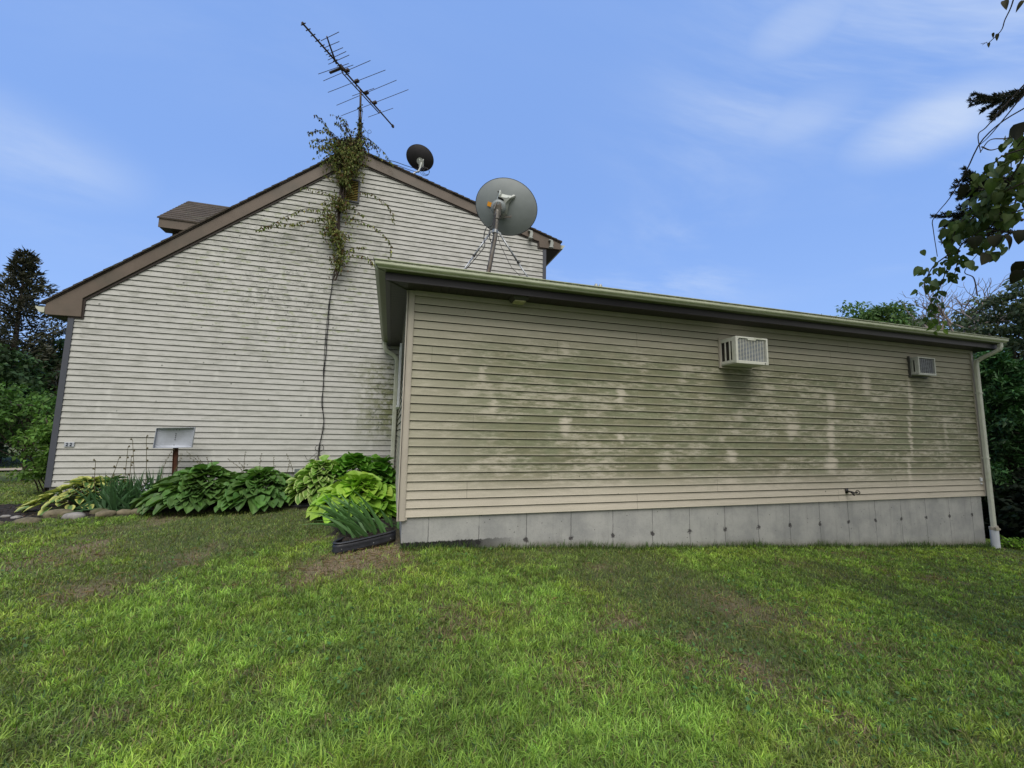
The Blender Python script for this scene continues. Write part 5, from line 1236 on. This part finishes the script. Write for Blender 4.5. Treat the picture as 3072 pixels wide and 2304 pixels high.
# broad leaved weeds and dry litter
n_ = 7000; x = rng.uniform(-5, 9, n_); y = rng.uniform(1.6, 5.2, n_); k_ = (fbm(x, y, 1.1, 3, 55) > .56); x, y = x[k_], y[k_]; n_ = len(x); D_ = rnd_unit(n_); D_[:, 2] = np.abs(D_[:, 2]) * .35; N_ = rnd_unit(n_) * .5; N_[:, 2] += 1
tag(leaf_mesh('clover', np.stack([x, y, gz(x, y) + rng.uniform(.015, .04, n_)], 1), D_, N_, rng.uniform(.018, .040, n_), rng.uniform(.014, .028, n_), jit((.075, .17, .045), n_, .3), M['grass'], bend=.1), 'low broad leaved clover and weeds scattered in the lawn', 'weeds', kind='stuff')
n_ = 14000; x = rng.uniform(-5, 9, n_); y = rng.uniform(1.5, 5.6, n_); k_ = (rng.random(n_) < .03 + .9 * dead(x, y) ** 1.5) & ~bedmask(x, y) & ~((x > .1) & (y > YA - .03)); x, y = x[k_], y[k_]; n_ = len(x); D_ = rnd_unit(n_); D_[:, 2] *= .12; N_ = rnd_unit(n_) * .3; N_[:, 2] += 1
tag(leaf_mesh('straw_litter', np.stack([x, y, gz(x, y) + rng.uniform(.01, .035, n_)], 1), D_, N_, rng.uniform(.04, .13, n_), rng.uniform(.003, .006, n_), jit((.36, .27, .16), n_, .35, .06), M['grass'], bend=.03), 'dry straw and clippings lying on bare patches', 'straw', kind='stuff')

# ============================================================ TREES
def limb_path(p0, p1, wob, n=7):
    P = [Vector(p0).lerp(Vector(p1), i / (n - 1)) for i in range(n)]
    for i in range(1, n - 1): P[i] += Vector(rng.normal(0, wob, 3))
    return P
def tree(label, x, y, h, rx, rz, zc, ncl, nl, col, leaf=.12, group=None, trunk_r=.14, bark='bark', seed=0, flat=1.0, cat='tree', name='tree', clr=.42, bias=.0, zb=None):
    """deciduous tree: tapered trunk, limbs, crown of leaf clumps spread through an uneven volume"""
    global rng
    keep = rng; rng = np.random.default_rng(900 + seed); z0 = float(gz0(x, y)) if zb is None else zb
    t_ = thing(name, label, cat, (x, y, z0), group); b = MB()
    tr = limb_path((x, y, z0 - .3), (x + rng.normal(0, .15), y, z0 + h * .82), .05 * h * .3, 8); b.tube(tr, [trunk_r * (1 - .8 * i / 7) for i in range(8)], 9); b.build('trunk', M[bark], t_, smooth=True)
    C = []
    while len(C) < ncl:
        v = rng.uniform(-1, 1, 3); r_ = np.linalg.norm(v)
        if r_ > 1: continue
        lump = .68 + .55 * float(vnoise(np.array([math.atan2(v[1], v[0]) * 1.6 + 9]), np.array([v[2] * 2.4 + 9 + seed]), 1.0, seed)[0])
        if r_ > lump or r_ < .30 * rng.random(): continue
        C.append(np.array([x, y, z0 + zc]) + v * [rx, rx, rz] )
    C = np.array(C); lb = MB()
    for i in range(0, ncl, max(1, ncl // 26)):
        k_ = int(np.clip((C[i][2] - z0) / h * 7 - 1, 1, 6)); P = limb_path(tr[k_], C[i], .06 * rx, 6); lb.tube(P, [trunk_r * .35, .012], 6)
    lb.build('limbs', M[bark], t_, smooth=True)
    cl = np.repeat(np.arange(ncl), nl); n_ = len(cl); rad = clr * rng.uniform(.6, 1.25, ncl)[cl]
    off = rnd_unit(n_) * (rng.random(n_) ** .5 * rad)[:, None] * [1, 1, .6 * flat]; P = C[cl] + off
    D = off / (rad[:, None] + 1e-6) + rnd_unit(n_) * .8; D[:, 2] -= .35; N = rnd_unit(n_) * .8; N[:, 2] += .9
    Cc = np.array(col)[None, :] * rng.uniform(.55, 1.45, (ncl, 1))[cl] * (1 + rng.uniform(-.25, .25, (n_, 1))) * (1 + rng.uniform(-.08, .08, (n_, 3)))
    leaf_mesh('crown', P, D, N, leaf * rng.uniform(.7, 1.3, n_), leaf * .62 * rng.uniform(.7, 1.2, n_), Cc, M['leaf'], t_); rng = keep
    return t_
def conifer(label, x, y, h, r, col, nb=90, seed=0, group=None, z0=None, spiky=1.0, leaf=.13, top_bare=.0, per=36, sweep=.25, zlow=.06):
    global rng
    keep = rng; rng = np.random.default_rng(1300 + seed); z0 = float(gz0(x, y)) if z0 is None else z0
    t_ = thing('conifer', label, 'tree', (x, y, z0), group); b = MB(); b.tube([(x, y, z0 - .3), (x + .05, y, z0 + h * .5), (x, y, z0 + h * .99)], [.16, .09, .01], 9); b.build('trunk', M['bark'], t_, smooth=True)
    lb = MB(); P = []; D = []; K = []
    for i in range(nb):
        f = zlow + (1 - zlow) * ((i + rng.random()) / nb) ** .9; az = i * 2.4 + rng.normal(0, .3); L_ = r * (1 - f) ** (.75 if spiky == 1 else 1.05) * rng.uniform(.45, 1.3) + .12; zz_ = z0 + h * f
        tip = Vector((x + math.cos(az) * L_, y + math.sin(az) * L_, zz_ + L_ * (sweep + rng.normal(0, .22)))); base = Vector((x, y, zz_)); md = base.lerp(tip, .55) - Vector((0, 0, L_ * .10)); sp_ = spline([base, md, tip], 8); lb.tube(sp_, [.025 * (1 - f) + .006, .003], 5)
        shade = rng.uniform(.6, 1.4); m_ = int(per * (.4 + L_ / r))
        for j in range(m_):
            g = rng.random() ** .7; k_ = min(int(g * 7), 6); p = sp_[k_].lerp(sp_[k_ + 1], g * 7 - k_); o_ = Vector(rng.normal(0, .085 * (1.15 - g) + .02, 3)) * (1.0 + .8 * (1 - f)); P.append(p + o_); dd = (tip - base).normalized(); D.append((dd + Vector(rng.normal(0, .55, 3)))); K.append(shade)
    lb.build('limbs', M['bark'], t_); n_ = len(P); Pn = np.array([tuple(p) for p in P]); Dn = np.array([tuple(d_) for d_ in D]); N = rnd_unit(n_); N[:, 2] += .4
    leaf_mesh('crown', Pn, Dn, N, leaf * rng.uniform(.6, 1.4, n_), leaf * .30 * rng.uniform(.7, 1.3, n_), np.array(col)[None, :] * np.array(K)[:, None] * (1 + rng.uniform(-.3, .3, (n_, 1))), M['needle'], t_, bend=.08); rng = keep
    return t_
LG = 'trees beyond the left corner of the house'; RG = 'trees beyond the right end of the extension'
conifer('dark spiky topped evergreen rising left of the house eave', -13.3, 19.3, 7.6, 3.4, (.050, .052, .030), 150, 1, LG, spiky=1.3, leaf=.18, per=110, sweep=.55)
conifer('second dark evergreen at the left edge, lower than the spiky topped one', -16.6, 20.2, 5.7, 3.1, (.034, .048, .026), 260, 2, LG, leaf=.26, per=70, sweep=.3)
tree('dark leafy tree filling the gap between evergreen and house corner', -12.3, 21.5, 4.6, 2.3, 2.0, 3.0, 300, 40, (.036, .070, .026), .22, LG, seed=3, clr=.55)
tree('dark broadleaf tree with pale grey green leaf sprays below the evergreen', -12.6, 17.2, 3.9, 1.75, 1.9, 2.2, 240, 40, (.045, .085, .036), .18, LG, seed=4, clr=.45)
tree('low dark leafy tree at the left edge behind the bright shrub', -15.2, 18.6, 4.0, 2.5, 1.9, 2.2, 300, 38, (.036, .070, .026), .22, LG, seed=5, clr=.5)
tree('bright green leafy shrub beside the left corner of the house', -6.28, 10.2, 1.45, .50, .66, .80, 70, 40, (.105, .200, .040), .085, None, .03, seed=6, clr=.22, cat='shrub', name='shrub')
tree('darker taller shrub half hidden behind the bright one by the left corner', -8.0, 12.4, 1.9, 1.15, .62, 1.55, 100, 40, (.070, .140, .034), .10, None, .04, seed=7, clr=.30, cat='shrub', name='shrub')

# a strip of pale path across the far lawn
b = MB(); 
vs = []; N_ = 40
for i in range(N_ + 1):
    xx = -40 + 34.0 * i / N_
    for w2 in (-.55, .55): yy = 15.9 + .02 * xx + w2; vs.append((xx, yy, float(gz(xx, yy)) + .045))
b.add(vs, [(2 * i, 2 * i + 2, 2 * i + 3, 2 * i + 1) for i in range(N_)]); tag(b.build('path', plain('pale gravel path', (.33, .28, .21), .9, var=.25, scale=20, bump=.3)), kind='structure')
# right side
def at_d(dx, dy, dz, D): return dx * D, dy * D, dz * D
tree('round leafy treetop showing above the middle of the low roof', 32.2, 21.0, 14.2, 3.7, 3.0, 10.9, 420, 80, (.085, .150, .050), .24, RG, .3, seed=21, clr=.70, zb=-4.2)
tree('small leafy treetop left of the round one above the low roof', 30.6, 22.9, 12.2, 2.0, 1.5, 11.3, 130, 60, (.090, .160, .050), .22, RG, .2, seed=22, clr=.6, zb=-4.2)
tree('thin crowned tree with pale fine foliage behind the bare branches', 27.5, 13.8, 9.2, 3.3, 2.3, 8.0, 190, 44, (.150, .175, .110), .13, RG, .2, seed=23, clr=.55, zb=-3.4)
tree('tall pine like tree at the right edge rising above the roof end', 23.8, 9.2, 10.5, 3.6, 3.6, 6.2, 520, 60, (.095, .125, .070), .17, RG, .25, seed=24, clr=.45, flat=.5, zb=-3.0)
conifer('bright green young fir right behind the drain pipe end of the building', 15.6, 7.1, 5.1, 2.2, (.042, .110, .030), 220, 25, RG, z0=-2.7, leaf=.18, per=110, sweep=.0, zlow=.04)
conifer('broad fir at the far right edge beyond the young fir', 17.9, 6.5, 5.8, 2.7, (.055, .145, .042), 220, 26, RG, z0=-2.9, leaf=.20, per=110, sweep=-.1, zlow=.04)
tree('undergrowth shrub low behind the drain pipe, coloured dark for the shade there', 15.0, 6.2, 1.7, 1.5, .95, .85, 260, 40, (.010, .018, .009), .16, RG, .04, seed=27, clr=.4, cat='shrub', name='shrub', zb=-2.55)  # near-black leaf colour paints the shade below the firs
tree('dark leafy tree between the roof end and the tall pine', 20.8, 9.9, 6.4, 2.2, 2.6, 3.7, 380, 56, (.060, .110, .042), .17, RG, .15, seed=28, clr=.45, zb=-2.9)
tree('wide thicket at the far right, coloured dark for the shade under the firs', 19.2, 6.6, 3.0, 2.6, 1.5, 1.3, 420, 40, (.012, .022, .010), .20, RG, .05, seed=29, clr=.5, cat='shrub', name='shrub', zb=-3.0)  # leaves darkened to carry the shade beneath the firs
tree('lime green low weeds beside the foot of the drain pipe', 10.98, 4.95, .22, .30, .07, .12, 34, 22, (.17, .30, .04), .05, None, .005, seed=30, clr=.07, cat='weeds', name='weed_clump', zb=-1.93)
tree('large unseen tree added right of the lawn to shade the wall end', 10.2, -.9, 12.5, 3.3, 3.0, 10.2, 420, 36, (.040, .080, .024), .22, None, .2, seed=40, clr=.5, zb=-2.0)  # out-of-view tree, added to darken the right end of the beige wall
# bare dead tree
t_ = thing('dead_tree', 'leafless dead tree with forked bare branches above the roof end', 'tree', (22.3, 10.9, -3.0)); rk_ = rng; rng = np.random.default_rng(77)
b = MB(); b.tube([(22.3, 10.9, -3.2), (22.35, 10.95, 1.5), (22.25, 10.9, 4.0)], [.22, .15, .11], 9); b.build('trunk', M['bark_pale'], t_, smooth=True)
b = MB()
def grow(p, d_, L_, r_, dep):
    e_ = p + d_ * L_; md = p.lerp(e_, .5) + Vector(rng.normal(0, L_ * .06, 3)); b.tube([p, md, e_], [r_, r_ * .8, r_ * .6], 6 if dep > 1 else 4)
    if dep == 0: return
    for _ in range(3 if dep > 2 else 2): grow(e_, (d_ + Vector(rng.normal(0, .48, 3)) + Vector((0, 0, .12))).normalized(), L_ * rng.uniform(.58, .85), r_ * .6, dep - 1)
for d0 in ((-.9, .3, .75), (-.5, .4, .95), (.3, -.3, 1), (.9, -.4, .7), (.1, .4, 1), (.7, .2, .45), (-.2, -.2, 1.1)): grow(Vector((22.25, 10.9, 3.9 - .8 * rng.random())), Vector(d0).normalized(), 1.15, .065, 4)
b.build('branches', M['bark_pale'], t_); rng = rk_

# ============================================================ NEAR BRANCHES AT THE RIGHT
BOUGH = [[(2.798, 1.011, 1.646), (2.785, 1.057, 1.64), (2.762, 1.116, 1.64), (2.737, 1.147, 1.659)], [(2.985, 1.128, 1.175), (2.946, 1.16, 1.239), (2.902, 1.221, 1.284), (2.875, 1.269, 1.298), (2.865, 1.311, 1.279)], [(2.988, 1.189, 1.104), (2.946, 1.252, 1.147), (2.888, 1.335, 1.199), (2.863, 1.387, 1.2)], [(3.005, 1.201, 1.043), (2.941, 1.304, 1.1), (2.885, 1.389, 1.144)], [(2.946, 1.126, 1.27), (2.892, 1.214, 1.314), (2.871, 1.252, 1.324), (2.85, 1.271, 1.35)]]
sp0 = Vector((5.2, .15, -1.75))
spruce = thing('spruce_tree', 'dark spruce at the right whose finger like boughs reach into the sky', 'tree', tuple(sp0))
b = MB(); b.tube([(5.2, .15, -1.95), (5.22, .15, 2.0), (5.2, .15, 6.5)], [.17, .13, .03], 12); b.build('trunk', M['bark'], spruce, smooth=True)
tw = MB(); NP = []; ND = []; NC = []
def needles(pts, n_, ln=.013, r_=.003):
    P = spline(pts, 10)
    for i in range(n_):
        g = rng.random() * 9; k_ = min(int(g), 8); p = P[k_].lerp(P[k_ + 1], g - k_); t2 = (P[k_ + 1] - P[k_]).normalized(); o_ = Vector(rng.normal(0, 1, 3)); o_ = (o_ - t2 * o_.dot(t2)).normalized(); NP.append(p); ND.append(t2 * .75 + o_); NC.append(ln)
def bough(pts, side=.13, nt=9, ln=.016, dens=46):
    P = spline(pts, 14); tw.tube([tuple(p) for p in P], [.007, .003], 6); needles(pts, int(dens * 1.6), ln)
    for i in range(nt):
        k_ = 2 + int(i * 11 / nt); tn = (P[min(k_ + 1, 13)] - P[k_ - 1]).normalized(); sgn = 1 if i % 2 else -1; s2 = Vector((0, .35, 1)) if sgn > 0 else Vector((.1, -.25, -1)); d_ = (tn * 1.1 + s2 * .55 + Vector(rng.normal(0, .12, 3))).normalized(); L_ = side * rng.uniform(.55, 1.1) * (1.15 - .5 * k_ / 13)
        e_ = P[k_] + d_ * L_; tw.tube([tuple(P[k_]), tuple(e_)], [.0035, .002], 5); needles([P[k_], P[k_].lerp(e_, .5), e_], dens, ln)
for s_ in BOUGH: bough(s_, .150, 12, .017, 190)
# the rest of the spruce: whorls of boughs outside the picture that shade the lawn
for i in range(150):
    f = (i + rng.random()) / 150; z_ = 1.0 + 5.3 * f; L_ = 2.35 * (1 - f) ** .7 + .2; az = i * 2.4
    tip = Vector((5.2 + math.cos(az) * L_, .15 + math.sin(az) * L_, z_ - L_ * .12))
    lim = max(0.0, .35 * tip.x - .12)
    if tip.y > lim and tip.x > 0:   # boughs towards the open side are short
        q = (lim - .15) / (tip.y - .15) if tip.y > .15 else 1
        tip = Vector((5.2, .15, z_)).lerp(tip, max(.15, min(1, q)))
    base = Vector((5.2, .15, z_)); md = base.lerp(tip, .5) + Vector((0, 0, .06)); tw.tube([tuple(base), tuple(md), tuple(tip)], [.022, .012, .004], 5)
    for j in range(10):
        g = .2 + .8 * j / 9; p = base.lerp(tip, g); ww = (tip - base).cross(Vector((0, 0, 1))).normalized() * (.42 * (1.1 - g)) * (1 if j % 2 else -1); e_ = p + ww + (tip - base).normalized() * .2
        if e_.y > .35 * e_.x - .06: continue
        needles([p, p.lerp(e_, .5), e_], 16, .07)
tw.build('boughs', M['bark'], spruce)
n_ = len(NP); NL = np.array(NC); leaf_mesh('needles', np.array([tuple(p) for p in NP]), np.array([tuple(d_) for d_ in ND]), rnd_unit(n_), NL * rng.uniform(.8, 1.3, n_), np.where(NL > .03, .03, .0042), jit((.022, .030, .020), n_, .5), M['needle'], spruce, bend=.05)

VSTEMS = [([(2.494, .908, 1.398), (2.511, .959, 1.406), (2.523, 1.038, 1.401), (2.547, 1.118, 1.368), (2.593, 1.193, 1.293), (2.627, 1.251, 1.25), (2.659, 1.303, 1.215), (2.683, 1.381, 1.161), (2.727, 1.409, 1.117), (2.798, 1.44, .992)], .0034), ([(2.535, .932, 1.307), (2.519, .97, 1.31), (2.502, 1.015, 1.308), (2.477, 1.055, 1.323), (2.48, 1.092, 1.289)], .0038), ([(2.445, .898, 1.488), (2.448, .97, 1.438), (2.451, 1.049, 1.376), (2.449, 1.077, 1.357), (2.481, 1.09, 1.288)], .0034),
          ([(2.46, .905, 1.47), (2.47, .985, 1.40), (2.49, 1.06, 1.35), (2.55, 1.125, 1.36)], .003), ([(2.56, 1.12, 1.355), (2.60, 1.10, 1.335), (2.62, 1.03, 1.345), (2.60, .95, 1.37)], .003), ([(2.69, 1.25, .70), (2.72, 1.27, .80), (2.70, 1.29, .84), (2.73, 1.24, .93)], .003), ([(2.70, 1.28, .69), (2.705, 1.31, .66), (2.69, 1.36, .655)], .0025)]
VLEAF = [[(2.549, .971, 1.248), (2.56, 1.077, 1.261), (2.624, 1.146, 1.187), (2.689, 1.194, 1.125)], [(2.595, 1.001, 1.125), (2.576, 1.13, 1.103), (2.583, 1.207, 1.063), (2.6, 1.268, 1.011), (2.644, 1.313, .9), (2.672, 1.377, .787), (2.696, 1.425, .698), (2.714, 1.477, .614)], [(2.595, 1.102, 1.026), (2.616, 1.194, .979), (2.636, 1.267, .948), (2.685, 1.311, .87), (2.723, 1.346, .835)], [(2.563, 1.27, .905), (2.59, 1.353, .874), (2.634, 1.417, .814), (2.69, 1.435, .791)], [(2.629, 1.024, 1.021), (2.642, 1.134, 1.019), (2.694, 1.198, .959), (2.752, 1.229, .914)], [(2.555, .994, 1.219), (2.613, 1.079, 1.144), (2.673, 1.132, 1.088), (2.737, 1.093, 1.111)], [(2.546, 1.079, 1.163), (2.623, 1.19, 1.077), (2.68, 1.282, 1.048)]]
BIG = [(2.548, 1.083, .875), (2.548, 1.137, .815), (2.539, 1.105, .885), (2.514, 1.153, .90), (2.572, 1.031, .88), (2.605, 1.071, .72), (2.599, 1.06, .755), (2.43, 1.138, 1.12), (2.429, .947, 1.28)]
vn = thing('hanging_vine', 'broad leaved vine hanging into the sky at the right over the spruce boughs', 'vine', (2.75, .8, 1.4))
VLEAF += [[(2.56, .96, 1.33), (2.60, 1.04, 1.28), (2.66, 1.08, 1.22)], [(2.60, 1.0, 1.20), (2.66, 1.10, 1.16), (2.70, 1.16, 1.10)]]
b = MB()
for p_, r_ in VSTEMS: b.tube(spline(p_, 30), [r_, r_ * .45], 6)
for s_ in VLEAF: b.tube(spline(s_, 16), [.0035, .0015], 5)
b.tube(spline([(2.595, .80, 1.25), (3.4, .55, 1.35), (4.4, .3, 1.3), (5.15, .15, 1.0)], 12), .012, 6); b.tube(spline([(2.494, .908, 1.398), (2.595, .80, 1.25)], 4), .006, 6); b.tube(spline([(2.549, .971, 1.248), (2.595, .80, 1.25), (2.629, 1.024, 1.021)], 8), .005, 6)
b.build('stems', M['twig'], vn)
def broad_leaf(V, F, C, p, d_, nor, L_, Wd, col):
    d_ = Vector(d_).normalized(); s2 = d_.cross(Vector(nor)).normalized(); nn = s2.cross(d_); o = len(V); NU, NV = 7, 5; fold = rng.uniform(.1, .5); crl = rng.uniform(.1, .45); c0 = np.array(col) * rng.uniform(.6, 1.35)
    for i in range(NU):
        u_ = i / (NU - 1); wd = Wd * .5 * math.sin(math.pi * (u_ * .94 + .06) ** .62) ** .8 if u_ < 1 else 0
        for j in range(NV):
            v_ = j / 2 - 1; q = Vector(p) + d_ * L_ * u_ + s2 * wd * v_ + nn * (abs(v_) * wd * fold - u_ * u_ * L_ * crl); V.append(tuple(q)); C.append(c0 * (1.2 if v_ == 0 else 1))
    for i in range(NU - 1):
        for j in range(NV - 1): k_ = o + i * NV + j; F.append((k_, k_ + 1, k_ + NV + 1, k_ + NV))
V = []; F = []; C = []
for si, s_ in enumerate(VLEAF):
    P = spline(s_, 20); ln = sum((P[i + 1] - P[i]).length for i in range(19)); tail = (si in (1, 3, 2))
    for j in range(int(ln / .0070)):
        g = rng.random() * 19; k_ = min(int(g), 18); p = P[k_] + Vector(rng.normal(0, .016 if tail and k_ > 9 else .034, 3)); sz = rng.uniform(.020, .036) if tail and k_ > 9 else rng.uniform(.028, .052)
        broad_leaf(V, F, C, p, (rng.normal(-.1, .45), rng.normal(.1, .45), -1 + rng.normal(0, .35)), rng.normal(0, 1, 3) + np.array([-.8, -.4, .3]), sz, sz * .72, (.062, .095, .026) if rng.random() < .76 else (.115, .15, .07))
for p in BIG: broad_leaf(V, F, C, Vector(p) + Vector((0, 0, .03)), (rng.normal(0, .3), rng.normal(0, .3), -1), (rng.normal(-.5, .6), rng.normal(-.5, .5), .1), rng.uniform(.055, .072), .050, (.026, .026, .016))
for k_ in range(9):
    q = Vector((2.72, 1.44, .62)) + Vector(rng.normal(0, .022, 3)); broad_leaf(V, F, C, q, (rng.normal(0, .6), rng.normal(0, .6), -.6), rng.normal(0, 1, 3) + np.array([-.5, -.5, .5]), .036, .022, (.12, .19, .035))
npmesh('leaves', V, [np.array(F)], np.array(C), M['leaf'], vn, smooth=True)
# twig dangling in from the top edge
tp = thing('hanging_twig', 'thin twig with a few curled leaves dangling at the top right corner', 'twig', (2.27, .85, 1.77))
b = MB(); b.tube(spline([(2.18, .74, 2.4), (2.235, .82, 1.95), (2.266, .848, 1.774), (2.292, .872, 1.729), (2.305, .9, 1.696), (2.317, .919, 1.67), (2.315, .957, 1.651)], 26), [.003, .0014], 6)
b.tube([(2.315, .957, 1.651), (2.318, .965, 1.662), (2.312, .978, 1.668)], .0009, 5); b.tube([(2.314, .960, 1.660), (2.308, .972, 1.655)], .0009, 5)
b.build('stem', M['twig'], tp)
V = []; F = []; C = []
for p, L_ in (((2.282, .887, 1.762), .052), ((2.307, .848, 1.728), .036), ((2.316, .930, 1.668), .028), ((2.316, .957, 1.652), .022), ((2.300, .935, 1.672), .020)): broad_leaf(V, F, C, p, (rng.normal(0, .3), rng.normal(0, .3), -1), (-.8, -.5, .1), L_, L_ * .42, (.045, .040, .018))
npmesh('leaves', V, [np.array(F)], np.array(C), M['leaf'], tp, smooth=True)
print('tris approx', sum(len(o.data.polygons) for o in bpy.data.objects if o.type == 'MESH'))
